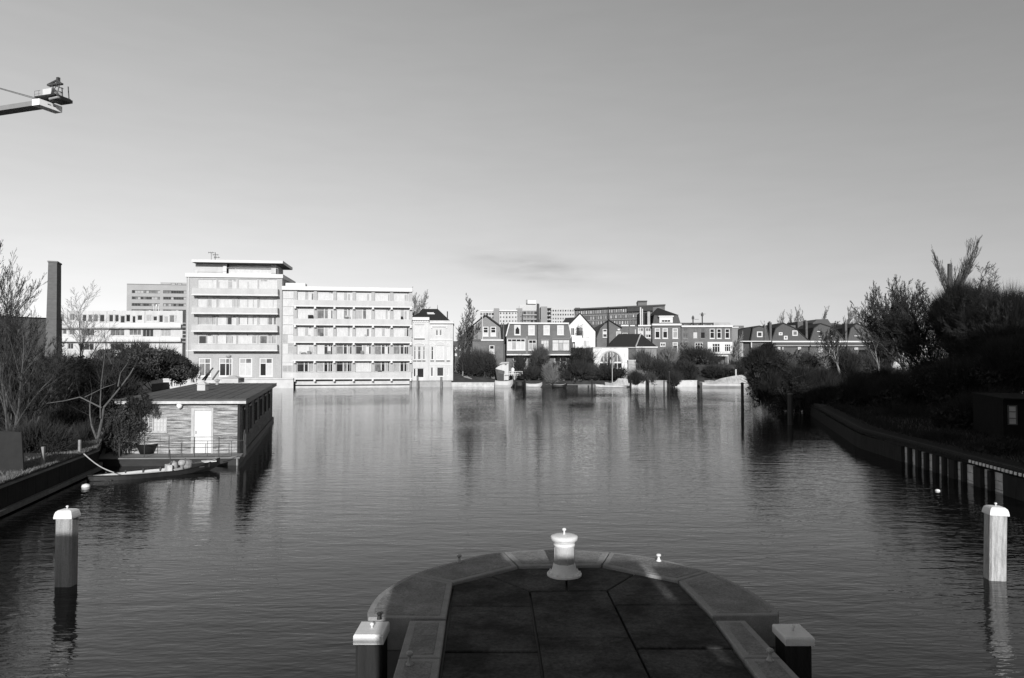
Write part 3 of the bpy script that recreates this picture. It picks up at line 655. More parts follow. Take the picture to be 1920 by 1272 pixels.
# wall with half round opening
pts = [(uc_ + R_*math.cos(math.pi*i/16), zc_ + R_*math.sin(math.pi*i/16)) for i in range(17)]
for a, b in zip(pts[:-1], pts[1:]): m_.uz([a, b, (b[0], zt), (a[0], zt)], 0, .4)
m_.box(ul, uc_ - R_, 0, .4, 0, zt).box(uc_ + R_, ur, 0, .4, 0, zt).build('wall', cw, K_.e)
arch(K_, cx, cy_, rr + .3, rr + .3, whitewall, -.1, -.003, 3, 16)
wf = MB()
for a, b in zip(pts[:-1], pts[1:]): wf.uz([a, b, (uc_ + (b[0]-uc_)*.95, zc_ + (b[1]-zc_)*.95), (uc_ + (a[0]-uc_)*.95, zc_ + (a[1]-zc_)*.95)], .2, .28)
for f_ in (-.62, -.3, 0, .3, .62): wf.box(uc_ + R_*f_ - .05, uc_ + R_*f_ + .05, .2, .27, 0, zc_ + R_*math.sqrt(1-f_*f_)*.96)
wf.box(uc_ - R_, uc_ + R_, .19, .28, zc_ - .12, zc_ + .12); wf.box(uc_ - R_, uc_ + R_, .19, .28, zc_ - 1.0, zc_ - .9)
w_ = wf.build('window', offwhite, K_.e); MB().uz(pts[::-1], .24, .26).build('pane', g_mid, w_); B(uc_ - R_, uc_ + R_, .24, .26, 0, zc_ - .13).build('pane', g_dark, w_)
B(ul + .3, K_.u(1231), .42, 9, 0, zt - .02).build('core', brick_m, K_.e)
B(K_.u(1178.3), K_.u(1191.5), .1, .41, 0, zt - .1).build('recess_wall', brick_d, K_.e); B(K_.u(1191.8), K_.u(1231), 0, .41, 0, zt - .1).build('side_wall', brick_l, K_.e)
B(ul - .2, K_.u(1192), -.2, .4, zt + .003, zt + .12).build('gutter', palewall, K_.e); B(K_.u(1192), K_.u(1233), -.3, .3, zt + .003, zt + .2).build('gutter', white, K_.e)
K_.hipm((K_.u(1141), K_.u(1233), -.1, 9.2), zt + .13, (K_.u(1164), K_.u(1207), 3.5), K_.z(629, 1185) + .35, rooftile)
MB().tube((K_.u(1192), -.2, zt + .25), (K_.u(1206.5), 3.4, K_.z(629, 1185) + .4), .13, n=4).build('ridge', concrete, K_.e)
B(K_.u(1074), ul - .01, -.8, 8, 0, K_.z(656, 1095)).build('side_wing', brick_d, K_.e)
MB().uz([(K_.u(1074), K_.z(656.2, 1095)), (ul, K_.z(656.2, 1095)), (ul, K_.z(651.5, 1095)), (K_.u(1076), K_.z(654.5, 1095))], -.9, 8).build('side_wing_parapet', black, K_.e)
# pale gate pillar
pp = Fac('gate_pillar', 'tall pale concrete pillar right of the arched coach house window', 'pillar', 1178, 120, 0)
u0, u1, z0, z1 = pp.rect(1178.5, 676.5, 1192, 714); B(0, u1 - u0, 0, .6, 0, z1).build('shaft', concrete, pp.e); B(-.06, u1 - u0 + .06, -.06, .66, z1 + .003, z1 + .12).build('coping', concrete_pale, pp.e)

# ---- terrace right of the coach house
Ta = Fac('low_brick_house', 'narrow two storey brick houses with white cornice left of the tall mansard house', 'house', 1164.5, 127.3, -4)
tw = [(1167.5, 624, 1177, 631), (1196.5, 614.5, 1207, 634), (1210.5, 614.5, 1221.5, 634)]
Ta.wall(1164.6, 612.5, 1222.7, 714, brick_m, tw, .3); Ta.box(1164.6, 612.6, 1222.6, 714, brick_m, .31, 9, 'core')
Ta.box(1164.6, 609.5, 1178.5, 612.3, white, -.3, .5, 'cornice'); Ta.box(1181.5, 610, 1190.5, 612.3, white, -.3, .5, 'cornice'); Ta.box(1196.5, 609.7, 1222.6, 612.3, white, -.3, .5, 'cornice')
Ta.win(tw[0], (.5,), (), [g_dark], .12, white, .1); Ta.win(tw[1], (.5,), (.35, .65), [g_dark, g_dark, g_cur, g_cur, g_grey, g_mid], .12, white, .1); Ta.win(tw[2], (.5,), (.35, .65), [g_mid, g_dark, g_cur, g_cur, g_mid, g_mid], .12, white, .1)
Ta.box(1179, 612.6, 1180.5, 640, darkmetal, -.1, -.003, 'downpipe'); Ta.box(1190.8, 618, 1192, 634, offwhite, -.06, -.003, 'pilaster')

Tb = Fac('tall_mansard_house', 'tall brick house with slate mansard roof and wide white dormer', 'house', 1223.5, 126, -3)
tw = [(1228, 615, 1238.3, 635), (1242.5, 615, 1252.7, 635), (1261.3, 615.3, 1271.6, 635), (1261.3, 641.5, 1271.5, 661), (1238, 642, 1248.5, 650), (1240, 674, 1257, 684)]
Tb.wall(1223.5, 611, 1277, 714, brick_m, tw, .3); Tb.box(1223.6, 611.1, 1276.9, 714, brick_m, .31, 10, 'core')
Tb.box(1222.8, 607.4, 1277.6, 610.8, white, -.4, 10.1, 'cornice')
for i, rc in enumerate(tw): Tb.win(rc, (.5,) if i > 3 else (), (.33,), [(g_dark, g_dark, g_grey, g_dark, g_dark, g_dark)[i], g_grey if i < 4 else g_dark], .15, white, .1)
zb = Tb.z(607.2, 1250); zt = Tb.z(590.5, 1250); a0, a1, b0, b1 = Tb.u(1224.5), Tb.u(1276.5), Tb.u(1228.5), Tb.u(1274)
mm = MB().add([(a0,0,zb),(a1,0,zb),(a1,10,zb),(a0,10,zb),(b0,1.1,zt),(b1,1.1,zt),(b1,9,zt),(b0,9,zt)], [(0,1,5,4),(1,2,6,5),(2,3,7,6),(3,0,4,7)])
mm.build('mansard', roofgrey, Tb.e)
Tb.hipm((b0 - .1, b1 + .1, 1.0, 9.1), zt + .004, (Tb.u(1240), Tb.u(1243), 4.5), Tb.z(580, 1240) + .5, rooftile)
u0, u1, z0, z1 = Tb.rect(1237, 594.5, 1262, 605.5); B(u0, u1, .1, 2.5, z0, z1).build('dormer', white, Tb.e); B(u0 - .15, u1 + .15, -.05, 2.6, z1 + .003, z1 + .2).build('dormer_roof', white, Tb.e)
Tb.win((1240.5, 599.5, 1258, 604.8), (.33, .66), (), [g_dark], .1, white, .0, False)
B(Tb.u(1215.5), Tb.u(1220.5), .8, 1.8, Tb.z(612), Tb.z(584, 1218)).build('chimney', concrete, Tb.e)
MB().tube((Tb.u(1202.5), .8, Tb.z(612)), (Tb.u(1202.5), .8, Tb.z(576, 1203)), .13).tube((Tb.u(1206), .8, Tb.z(612)), (Tb.u(1206), .8, Tb.z(579, 1203)), .1).build('flue', white, Tb.e)
B(Tb.u(1204.5), Tb.u(1222), 2.2, 8, Tb.z(612.2), Tb.z(585, 1214)).build('rear_block', rooftile, Tb.e)

Tc = Fac('brick_terrace', 'brick terrace with white cornice, roof terrace and white balcony deck at first floor', 'house', 1277.5, 125.5, -3)
tw = [(1281, 616, 1290.3, 635), (1300, 616, 1308.5, 635), (1314, 616, 1322.8, 635), (1331.2, 616.5, 1340.7, 635.3), (1344.4, 616.5, 1353.5, 635.3), (1359.7, 616.5, 1369, 635.3)]
tl = [(1281, 642, 1290.3, 661), (1303, 642.5, 1318.5, 660.5)]; tg = [(1332, 672, 1341, 682), (1342, 672, 1349.5, 682), (1290, 672, 1300, 683)]
Tc.wall(1277.7, 614, 1373, 714, brick_m, tw + tl + tg, .3); Tc.box(1277.7, 614.1, 1372.9, 714, brick_m, .31, 9, 'core')
for i, rc in enumerate(tw): Tc.win(rc, (), (.38,), [g_dark if i > 2 else (g_mid, g_cur, g_dark)[i], g_dark if i > 2 else g_mid], .13 if i > 2 else .07, white if i > 2 else brick_l, .1)
Tc.win(tl[0], (), (.35,), [g_dark], .07, brick_l, .1); Tc.win(tl[1], (.33, .66), (.33, .66), [g_dark], .12, white, .1)
for rc in tg: Tc.win(rc, (), (), [g_dark], .15, white, .1)
for rc in tw + tl: Tc.box(rc[0] - .5, rc[1] - 2.0, rc[2] + .5, rc[1] - .4, brick_l, -.03, -.003, 'lintel')
Tc.box(1277.7, 610.6, 1373.5, 613.8, white, -.4, 9.1, 'cornice')
fw_ = Tc.rect(1326.5, 641.5, 1373.2, 663.5); fh = [Tc.rect(1335, 644, 1350.3, 661.5), Tc.rect(1358, 645, 1370, 660)]
Tc.wallm(*fw_, white, fh, .12, 'white_front', -.13)
for h in fh: Tc.win((h[0], h[1], h[2], h[3]), (.33, .66), (.33,), [g_dark], .12, white, -.09, False, False)
Tc.box(1327, 654, 1333, 661, darkmetal, -.2, -.135, 'panel')
Tc.box(1277.5, 666.3, 1361, 668.3, white, -1.8, -.003, 'balcony_deck')
m_ = MB(); ua, ub = Tc.u(1278), Tc.u(1360.5); zt = Tc.z(660.5, 1320); zq = Tc.z(666.3, 1320); m_.tube((ua, -1.7, zt), (ub, -1.7, zt), .03)
k_ = ua
while k_ < ub: m_.tube((k_, -1.7, zq), (k_, -1.7, zt), .014, n=4); k_ += .22
m_.build('balcony_railing', concrete, Tc.e)
for px_ in (1280, 1300, 1328, 1360): Tc.box(px_, 668.4, px_ + 1, 714, offwhite, -1.75, -1.6, 'post')
Tc.box(1277.8, 606.5, 1372, 610.4, brick_l, 2.2, 8.8, 'penthouse'); Tc.box(1277.8, 604.3, 1373, 606, darkmetal, 1.9, 9, 'penthouse_roof')
for a, b in ((1279, 1288), (1290, 1299), (1304, 1312), (1314, 1323), (1327, 1338), (1354, 1360)): Tc.win((a, 606.8, b, 610.2), (.33, .66), (), [g_mid], .06, darkmetal, 2.1, False)
Tc.poly([(1342, 610.4), (1342, 604), (1374, 604.5), (1374, 610.4)], 1.6, 1.75, concrete, 'screen')
m_ = MB()
for px_, py_ in ((1302, 591.5), (1319.5, 585.5)): m_.tube((Tc.u(px_), 1, Tc.z(612)), (Tc.u(px_), 1, Tc.z(py_, px_)), .1).box(Tc.u(px_) - .18, Tc.u(px_) + .18, .8, 1.2, Tc.z(py_ + 7, px_), Tc.z(py_ + 2, px_))
m_.tube((Tc.u(1314), 1, Tc.z(588.5, 1320)), (Tc.u(1326), 1, Tc.z(588.5, 1320)), .03).tube((Tc.u(1305), 1, Tc.z(598.5, 1320)), (Tc.u(1313), 1, Tc.z(598.5, 1320)), .03).build('roof_pipe', black, Tc.e)
Tc.box(1373.3, 615, 1385, 714, brick_l, .4, 9, 'end_wall'); Tc.box(1373, 612.8, 1386, 614.8, offwhite, .2, 9.1, 'cornice')

# ---- mansard row on the right
KR = {1408: .85, 1447: .62, 1519: .70, 1589.5: .72, 1646: .72}
def mansard(x0, x1, xa, apy, label, side=0, sky=(), ey=639.3, Y=127, rmat=roofgrey):
    R = Fac('mansard_house', label, 'house', x0, Y, -2, GZ, 'mansard houses in the row on the right')
    zb = R.z(ey, (x0 + x1)/2); zk = R.z(616, (x0+x1)/2); za = R.z(apy, xa); ua, u0, u1 = R.u(xa), 0, R.u(x1)
    kl, kr = u0 + (u1-u0)*.12, u0 + (u1-u0)*KR.get(x0, .8)
    MB().uz([(u0, zb), (u1, zb), (kr, zk), (ua, za), (kl, zk)], 0, 9).build('roof', rmat, R.e)
    m = MB()
    for a, b in (((u0, zb), (kl, zk)), ((kl, zk), (ua, za)), ((ua, za), (kr, zk)), ((kr, zk), (u1, zb))):
        l = math.hypot(b[0]-a[0], b[1]-a[1]); nx, nz_ = -(b[1]-a[1])/l*.14, (b[0]-a[0])/l*.14
        m.uz([a, b, (b[0]+nx, b[1]+nz_), (a[0]+nx, a[1]+nz_)], -.15, 9.1)
    m.build('verge', rooftile, R.e)
    for sx0, sy0, sx1, sy1 in sky: R.win((sx0, sy0, sx1, sy1), (), (), [g_dark if sx0 in (1419.5,) else g_mid], .17, offwhite, name='skylight', proud=True, sill=False)
    B(u0, u1, .2, 8.8, 0, zb - .01).build('wall', brick_d, R.e)
    return R
R1_ = mansard(1408, 1443.5, 1424, 612, 'small slate mansard house with one white skylight at the left end of the row', sky=((1419.5, 622, 1430, 632.5),))
R1_.poly([(1385.8, 639.3), (1408, 639.3), (1411, 617), (1405, 613.5), (1386.5, 621)], .5, 9, rooftile, 'side_roof')
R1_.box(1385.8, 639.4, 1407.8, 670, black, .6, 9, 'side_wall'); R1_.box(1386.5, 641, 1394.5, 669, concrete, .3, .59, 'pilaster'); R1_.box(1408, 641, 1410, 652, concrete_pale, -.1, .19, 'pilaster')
R1_.box(1392.5, 608.5, 1410.5, 617, brick_m, 5, 6.4, 'chimney'); R1_.box(1385, 639.5, 1445, 641.2, white, -.4, .19, 'gutter')
R2_ = mansard(1447, 1516.5, 1469, 606.8, 'slate mansard house with three tilted skylights', sky=((1460.5, 623.5, 1467.5, 629), (1470, 630, 1477, 637), (1486, 620, 1496, 630)))
R3_ = mansard(1519, 1585, 1539, 607.5, 'slate mansard house with pairs of white roof slots', Y=127.5)
for a, b, c in ((1532, 1538.5, 621.5), (1535, 1541, 630.5), (1535.5, 1541, 635), (1557.5, 1561.5, 623), (1558, 1562, 630)): R3_.box(a, c, b, c + 1.2, offwhite, -.12, -.004, 'roof_slot')
R4_ = mansard(1589.5, 1641, 1607, 607.5, 'slate mansard house with one white slot partly hidden by bare branches', Y=128)
R4_.box(1602, 629.5, 1613, 630.8, offwhite, -.12, -.004, 'roof_slot')
R5_ = mansard(1646, 1700, 1664, 608.5, 'slate mansard house at the right end of the row behind the bare tree', Y=128.5)
for R, xs in ((R2_, (1446.5, 1517.5)), (R3_, (1518, 1586)), (R4_, (1587, 1643)), (R5_, (1643.5, 1702))):
    R.box(xs[0], 639.6, xs[1], 642.3, white, -.55, .19, 'gutter'); R.box(xs[0], 642.5, xs[1], 648, roofgrey, -.35, .19, 'fascia')
    R.box(xs[0] + .5, 648.3, xs[1] - 1, 649.2, offwhite, -.45, .19, 'ledge')
for R, ws in ((R2_, ((1458, 651, 1463, 656), (1467, 651, 1469, 656), (1496, 651, 1502, 656))), (R3_, ((1535, 652, 1543, 661), (1555, 654, 1566, 668))), (R4_, ((1602, 652, 1609, 656),))):
    for w in ws: R.win(w, (.5,), (), [g_grey, g_cur], .1, offwhite, proud=True, sill=False)
for R, px_, a, b in ((R2_, 1444.5, 605, 640), (R2_, 1434.5, 611, 640), (R3_, 1512, 602.5, 640), (R4_, 1585.8, 606.5, 640)):
    R.box(px_ - 2, a, px_ + 2, b, brick_d, -.3, .9, 'chimney'); R.box(px_ - 1, a - 2.2, px_ + 1, a - .1, brick_m, 0, .5, 'chimney_pot')
rb = Fac('rear_house', 'grey roofed house rising behind the mansard row', 'house', 1524, 150, 0)
rb.poly([(1524, 640), (1524, 606), (1533, 599), (1552, 598.5), (1557, 606), (1600, 610), (1600, 640)], 0, 8, roofgrey, 'roof'); rb.box(1500, 603, 1518, 640, brick_d, 1, 7, 'wall'); rb.box(1516, 602, 1523, 640, rooftile, 2, 6, 'wall'); rb.box(1490, 609.5, 1500, 640, brick_m, 2, 6, 'chimney')
# low pale houses seen through the trees on the right
lw = Fac('bungalow', 'low pale house with flat roof glimpsed through the trees on the right', 'house', 1672, 118, 0)
lw.wall(1672, 651, 1762, 700, palewall, [(1676, 655, 1684, 668), (1690, 655, 1700, 668), (1722, 656, 1730, 668), (1740, 656, 1752, 668)], .3)
lw.box(1672, 651.1, 1762, 700, brick_m, .31, 8, 'core'); lw.box(1668, 648, 1764, 650.7, white, -.6, 8.2, 'roof_edge'); lw.box(1720, 636, 1750, 648, rooftile, 1, 6, 'roof')
for r in ((1676, 655, 1684, 668), (1690, 655, 1700, 668), (1722, 656, 1730, 668), (1740, 656, 1752, 668)): lw.win(r, (.5,), (), [g_mid], .12, white, .1)

# ---- background blocks
def block(name, label, px, Y, ang=0): return Fac(name, label, 'building', px, Y, ang)
# white maisonettes on the left
W_ = block('white_flats', 'white three storey flats with rows of dark windows behind the left trees', 112, 150)
r1 = [(110.5,588.7,119,604),(128.3,588.7,138.5,601),(141,591,148.5,604),(152.5,590,161,603),(163.5,590,172,604),(174,590,182.5,604),(185,590,194.5,604),(202.5,590,211,604),(213.5,590,221.5,604),(224,592,233,606),(234.5,590,243,604),(246.5,592.5,253,606),(256,591,265.5,601),(273.5,591,283.5,603),(285.5,593,293.5,602),(296.5,591,304.5,605),(307,594,314.5,606),(316.5,591,326,605),(327.5,592,330.5,604)]
r2 = [(116, 617, 124, 627), (128,617,139,628),(151,617,176,630),(206,617,232.5,630),(241.5,616,264,629),(266,616,287,632),(301,617,320,631)]
r3 = [(126,644,137,655),(149,644,175.5,657),(206,644,232,657),(262,644,280,655)]
W_.wall(108, 583, 341.5, 690, whitewall, r1 + r2 + r3, .3); W_.box(108, 583.1, 341.4, 690, whitewall, .31, 12, 'core')
for i, rc in enumerate(r1 + r2 + r3):
    wd = rc[2] - rc[0]; W_.win(rc, [k/3 for k in (1, 2)] if wd > 15 else (.5,) if wd > 9.5 else (), (), [rp(5, 3, 1, 0)], .09, white, .12, False)
W_.box(106, 614.3, 342, 616.3, greypanel, -.9, -.003, 'balcony_slab'); W_.box(106, 606.5, 342, 614, white, -.9, -.8, 'balcony'); W_.box(106, 640, 342, 641.6, greypanel, -.9, -.003, 'balcony_slab'); W_.box(106, 632.5, 342, 639.8, white, -.9, -.8, 'balcony')
for px_ in (124.5, 198.5, 270): W_.box(px_ - .8, 584, px_ + 1.2, 606, palewall, -.15, -.003, 'pilaster')
W_.box(342, 585, 347.5, 690, brick_d, 1, 9, 'stair_recess')
for k_ in range(6): W_.box(342, 606 + k_*7, 348.5, 606.8 + k_*7, offwhite, -.2, .0, 'rail')
m_ = MB()
for px_ in (274, 278, 283): m_.tube((W_.u(px_), 3, W_.z(583)), (W_.u(px_), 3, W_.z(571 + (px_ % 3), px_)), .08)
m_.box(W_.u(277), W_.u(280), 3, 3.4, W_.z(573, 280), W_.z(569, 280)).build('roof_vent', offwhite, W_.e)
for a, b in ((198, 201), (269, 272), (140, 142)): W_.box(a, 581, b, 583, white, 2, 4, 'chimney')

# grey office block
O_ = block('office_block', 'light grey office block with dark ribbon windows rising behind the white flats', 236, 270, 10)
hs = []
for t, q in ((544.6, 550.4), (556.6, 562), (569, 574.5), (580.5, 585.5), (592, 597)):
    hs += [(245.5, t, 298.5, q), (304.5, t + .5, 352, q + .5)]
gp = M('grey_concrete_block', .30, .9, .1, .3)
O_.wall(236, 534.5, 366, 640, gp, hs, .8); O_.box(236.2, 534.6, 366, 640, g_mid, .81, 25, 'core')
O_.box(236, 533.3, 366, 534.4, M('dark_coping', .16), -.1, 25, 'parapet')
for i, rc in enumerate(hs):
    O_.win(rc, [k/10 for k in range(1, 10)], (), lambda a, b: random.choice((g_dark, g_dark, g_mid, g_grey)), .12, concrete_dk, .3, False)
O_.box(293, 528, 352, 533.2, gp, 4, 16, 'plant_room')
for k_ in range(2): O_.win((313 + k_*12, 529.5, 322 + k_*12, 532.5), (), (), [g_cur], .15, black, 3.85, False)

# hospital, pale
Hh = block('pale_hospital', 'large pale concrete hospital with stepped wings and a white tank on its roof', 898, 330, 0)
hb = M('hospital_concrete', .42, .9, .1, .2); hgrey = M('hospital_grey', .22, .9, .1, .2)
def wing(x0, y0, x1, y1, nb, rows_, wh_, mat, off, vert=0, wfrac=.62, panes=(g_dark, g_mid)):
    hs = [(x0 + (x1-x0)*(i + .5 - wfrac/2)/nb, t, x0 + (x1-x0)*(i + .5 + wfrac/2)/nb, t + wh_) for t in rows_ for i in range(nb)]
    Hh.wall(x0, y0, x1, y1, mat, hs, .8, 'wing', off)
    u0, u1, z0, z1 = Hh.rect(x0, y0, x1, y1); B(u0 + .02, u1 - .02, off + .81, off + 14, z0, z1 - .02).build('core', mat, Hh.e)
    for h in hs:
        a, b, c, d = Hh.rect(*h); B(a, b, off + .3, off + .4, c, d).build('window', random.choice(panes), Hh.e)
wing(899, 583, 926, 625, 5, (585.5, 592.5, 599.5, 606), 4.6, hb, 6, wfrac=.78)
B(Hh.u(899), Hh.u(926), 5.6, 20, Hh.z(583, 912) + .02, Hh.z(580.5, 912)).build('parapet', white, Hh.e)
Hh.box(925.5, 577.5, 935.2, 640, hgrey, 3, 20, 'stair_tower')
wing(935.5, 583, 970, 625, 6, (585, 592.5, 600), 3, palewall, 5, wfrac=.45); Hh.box(935.5, 580.5, 970, 582.8, white, 4, 18, 'parapet')
wing(968, 576, 980, 625, 2, (583, 591, 599), 2.4, hgrey, 8, wfrac=.22)
Hh.box(974, 569, 1009, 582, hb, 9, 22, 'plant_floor'); Hh.box(988, 560, 1006.5, 567, white, 10, 17, 'tank'); Hh.box(987, 559.5, 990, 566, hgrey, 8.5, 9.9, 'tank_stand'); Hh.box(990, 567.2, 1005, 568.9, black, 11, 16, 'tank_stand')
wing(980.5, 582.2, 1008, 625, 4, (584, 592, 600, 607), 5, hgrey, 2, wfrac=.72)
for py_ in (590.2, 598.3, 606): Hh.box(980.5, py_, 1008, py_ + 1, hb, 1, 2, 'slab')
Hh.box(1009, 570, 1012.3, 640, hgrey, 2, 10, 'flue'); Hh.box(1014, 575, 1026.3, 640, hgrey, 0, 18, 'stair_tower')
wing(1026.5, 576.5, 1078, 625, 11, (580.5, 588, 595.5, 602), 3.2, hb, 3, wfrac=.55)
for py_ in (577.5, 585, 592.5, 600): Hh.box(1026.5, py_, 1034, py_ + 1.3, black, .5, 2.98, 'balcony')
# dark brick hospital
Hd = block('dark_institute', 'long dark brick institute building with rows of pale windows and a roof box', 1077, 235, -7)
hs = []
def row(xa, xb, n, t0, t1, h, frac=.6): 
    o = []
    for i in range(n):
        f = (i + .5)/n; w = (xb-xa)/n*frac/2; x = xa + (xb-xa)*f; t = t0 + (t1-t0)*f; o.append((x - w, t, x + w, t + h))
    return o
rr_ = row(1080, 1176, 22, 584, 579, 6) + row(1106, 1200, 20, 594, 588.5, 6) + row(1080, 1200, 24, 603.5, 601.5, 6)
Hd.poly([(1077, 640), (1077, 580.5), (1176, 574.8), (1247, 571.8), (1247, 640)], .5, 16, brick_d, 'wall')
Hd.poly([(1076, 581.5), (1076, 579), (1247.5, 571), (1247.5, 573.5)], -.6, 16.2, black, 'roof_edge')
Hd.poly([(1176, 585), (1176, 575), (1224, 572.5), (1224, 583)], -.4, .49, M('dark_cladding', .04), 'attic')
for i, rc in enumerate(rr_):
    Hd.win(rc, (), (.4,), [random.choice((g_grey, g_cur, g_mid, g_grey, g_dark))], .12, hgrey, .35, False)
for t in (590.5, 599.8): Hd.poly([(1077, t + 3.2), (1077, t + 2), (1200, t - 2.3), (1200, t - 1)], .2, .49, hgrey, 'string_course')
for k_ in range(18): Hd.box(1082 + k_*6.9, 582, 1082.8 + k_*6.9, 620, brick_m, .1, .49, 'pilaster')
Hd.box(1197.5, 564.5, 1215, 577, brick_m, 4, 12, 'roof_box'); Hd.box(1197, 562.3, 1215.5, 564.4, black, 3.6, 12.3, 'roof_box_cap'); Hd.box(1077.5, 576, 1087, 580.3, brick_d, 3, 9, 'roof_box'); Hd.box(1224.5, 573, 1247, 640, brick_m, .0, .49, 'stair_tower')

# ---- left: chimney and dark brick shed
Sh = Fac('brick_shed', 'dark flat roofed brick building with pale roof edge at the far left', 'building', 16, 61, 18)
Sh.poly([(-60, 592), (105, 597.5), (105, 725), (-60, 725)], 0, 1.8, M('shed_brick', .05, .9, .3, 2, stretch=(1, 1, 3)), 'wall'); Sh.poly([(-60, 590), (-60, 582), (105, 593), (105, 597.3)], -.3, 1.9, offwhite, 'roof_edge')
Cn = Fac('chimney_stack', 'tall square brick chimney stack beside the dark brick building at the left', 'chimney', 86.5, 59.0, 22)
u1 = Cn.u(103.5); zt = Cn.z(492, 95)
MB().add([(-.15,0,0),(u1+.1,0,0),(u1+.1,1.9,0),(-.15,1.9,0),(.02,.05,zt),(u1,.05,zt),(u1,1.8,zt),(.02,1.8,zt)], [(0,1,5,4),(1,2,6,5),(2,3,7,6),(3,0,4,7)]).build('shaft', M('chimney_brick', .11, .9, .25, 2, stretch=(1, 1, 3)), Cn.e)
B(-.03, u1 + .05, 0, 1.85, zt + .003, zt + .12).build('cap', concrete_dk, Cn.e)

# ---- tower crane, only the end of its rear jib is in view
Cr = empty('tower_crane', 'rear jib of a tower crane with white counterweight box high at the upper left', 'crane', (PX(65, 110), 110, 43.8), math.radians(-18.6))
B(-1.5, 0, 0, 3.9, 0, .95).build('counterweight', M('counterweight_white', .85, .7, .05), Cr)
for yy in (1.4, 2.3): B(.003, .05, yy, yy + .5, .5, .6).build('slot', black, Cr)
B(-34, -1.55, .4, 2.2, .2, .95).build('jib', M('crane_grey', .2, .6, .1), Cr)
B(-26.2, -24.2, .3, 2.3, -43, 5).build('mast', M('crane_grey', .2), Cr)
B(-1.8, 2.4, .6, 3.4, 1.45, 1.7).build('platform', black, Cr); B(.4, 2.8, 1.3, 3.4, .97, 1.44).build('winch_frame', black, Cr)
MB().tube((.8, 1.1, 1.15), (2.6, 1.1, 1.25), .2, n=10).build('winch_drum', concrete, Cr)
B(-.6, 1.2, 1.0, 3.0, 1.71, 2.8).build('cabinet', white, Cr)
m_ = MB()
for x_ in (1.2, 2.5):
    m_.tube((x_, .9, 1.5), (x_ + .25, 1.2, 3.4), .08).tube((x_, 3.0, 1.5), (x_ + .25, 2.6, 3.4), .08)
m_.tube((1.25, .9, 1.5), (2.6, .9, 3.3), .06).tube((2.6, .9, 1.5), (1.3, .9, 3.4), .06).tube((1.4, 1.0, 3.3), (1.4, 2.9, 3.3), .06)
m_.build('a_frame', darkmetal, Cr)
m_ = MB().box(.4, 3.1, .9, 1.5, 3.2, 3.45).tube((.3, 1.1, 3.4), (2.6, 1.1, 4.0), .16).box(2.3, 2.7, .9, 1.3, 3.46, 4.3).tube((2.4, 1, 3.8), (3.4, 1, 3.1), .18).build('sheave_beam', darkmetal, Cr)

MB().tube((-1.8, .6, 1.5), (-25, 1.3, 9), .05).tube((-1.8, 3.3, 1.5), (-25, 1.6, 9), .05).build('tie_cable', darkmetal, Cr)
m_ = MB()
for x_ in (-1.8, -.9): m_.tube((x_, .6, 1.5), (x_, .6, 2.5), .025)
m_.tube((-1.8, .6, 2.5), (-.6, .6, 2.5), .025).tube((-1.8, .6, 2.0), (-.6, .6, 2.0), .02).build('guard_rail', darkmetal, Cr)

# ================================================================== houseboat
random.seed(5)
hy = 33.0
FL = Vector((PX(236, hy), hy - .15, 0)); FR = Vector((PX(449.5, hy), hy + .1, 0))
s_dir = Vector((-.262, 1, 0)).normalized(); f_dir = (FR - FL).normalized(); s_out = Vector((s_dir.y, -s_dir.x, 0)); f_out = Vector((f_dir.y, -f_dir.x, 0))
SL, ZF, ZT = 21.5, .42, 2.70
hb_ = empty('houseboat', 'weathered plank houseboat with flat felt roof, pale door and front deck', 'houseboat', (FL.x, FL.y, 0))
def hp(f, s, z, out=0.0, sout=0.0): v = FL + f_dir*f + s_dir*s + f_out*out + s_out*sout; return (v.x - FL.x, v.y - FL.y, z)
WF = (FR - FL).length
def quadbox(a, b, c, d, z0, z1, m=None): return (m or MB()).prism([a[:2], b[:2], c[:2], d[:2]], z0, z1)
quadbox(hp(.05, .06, 0), hp(WF - .05, .06, 0), hp(WF - .05, SL, 0), hp(.05, SL, 0), -.3, ZT).build('core', timber_dk, hb_)
# hull and deck
hull_m = M('hull_tar', .02, .6, .5, 1.5, stretch=(1, 1, 3))
quadbox(hp(-.9, -1.45, 0), hp(WF + .12, -1.45, 0), hp(WF + .12, SL + .3, 0), hp(-.9, SL + .3, 0), -.5, .30).build('hull', hull_m, hb_)
deck_m = M('deck_boards', .17, .85, .35, 3, stretch=(.5, 5, 1), bump=.3)
for i in range(9):
    a = -1.5 + i * .165
    quadbox(hp(-.95, a + .01, 0), hp(WF + .17, a + .01, 0), hp(WF + .17, a + .155, 0), hp(-.95, a + .155, 0), .31, .36).build('deck_board', deck_m, hb_)
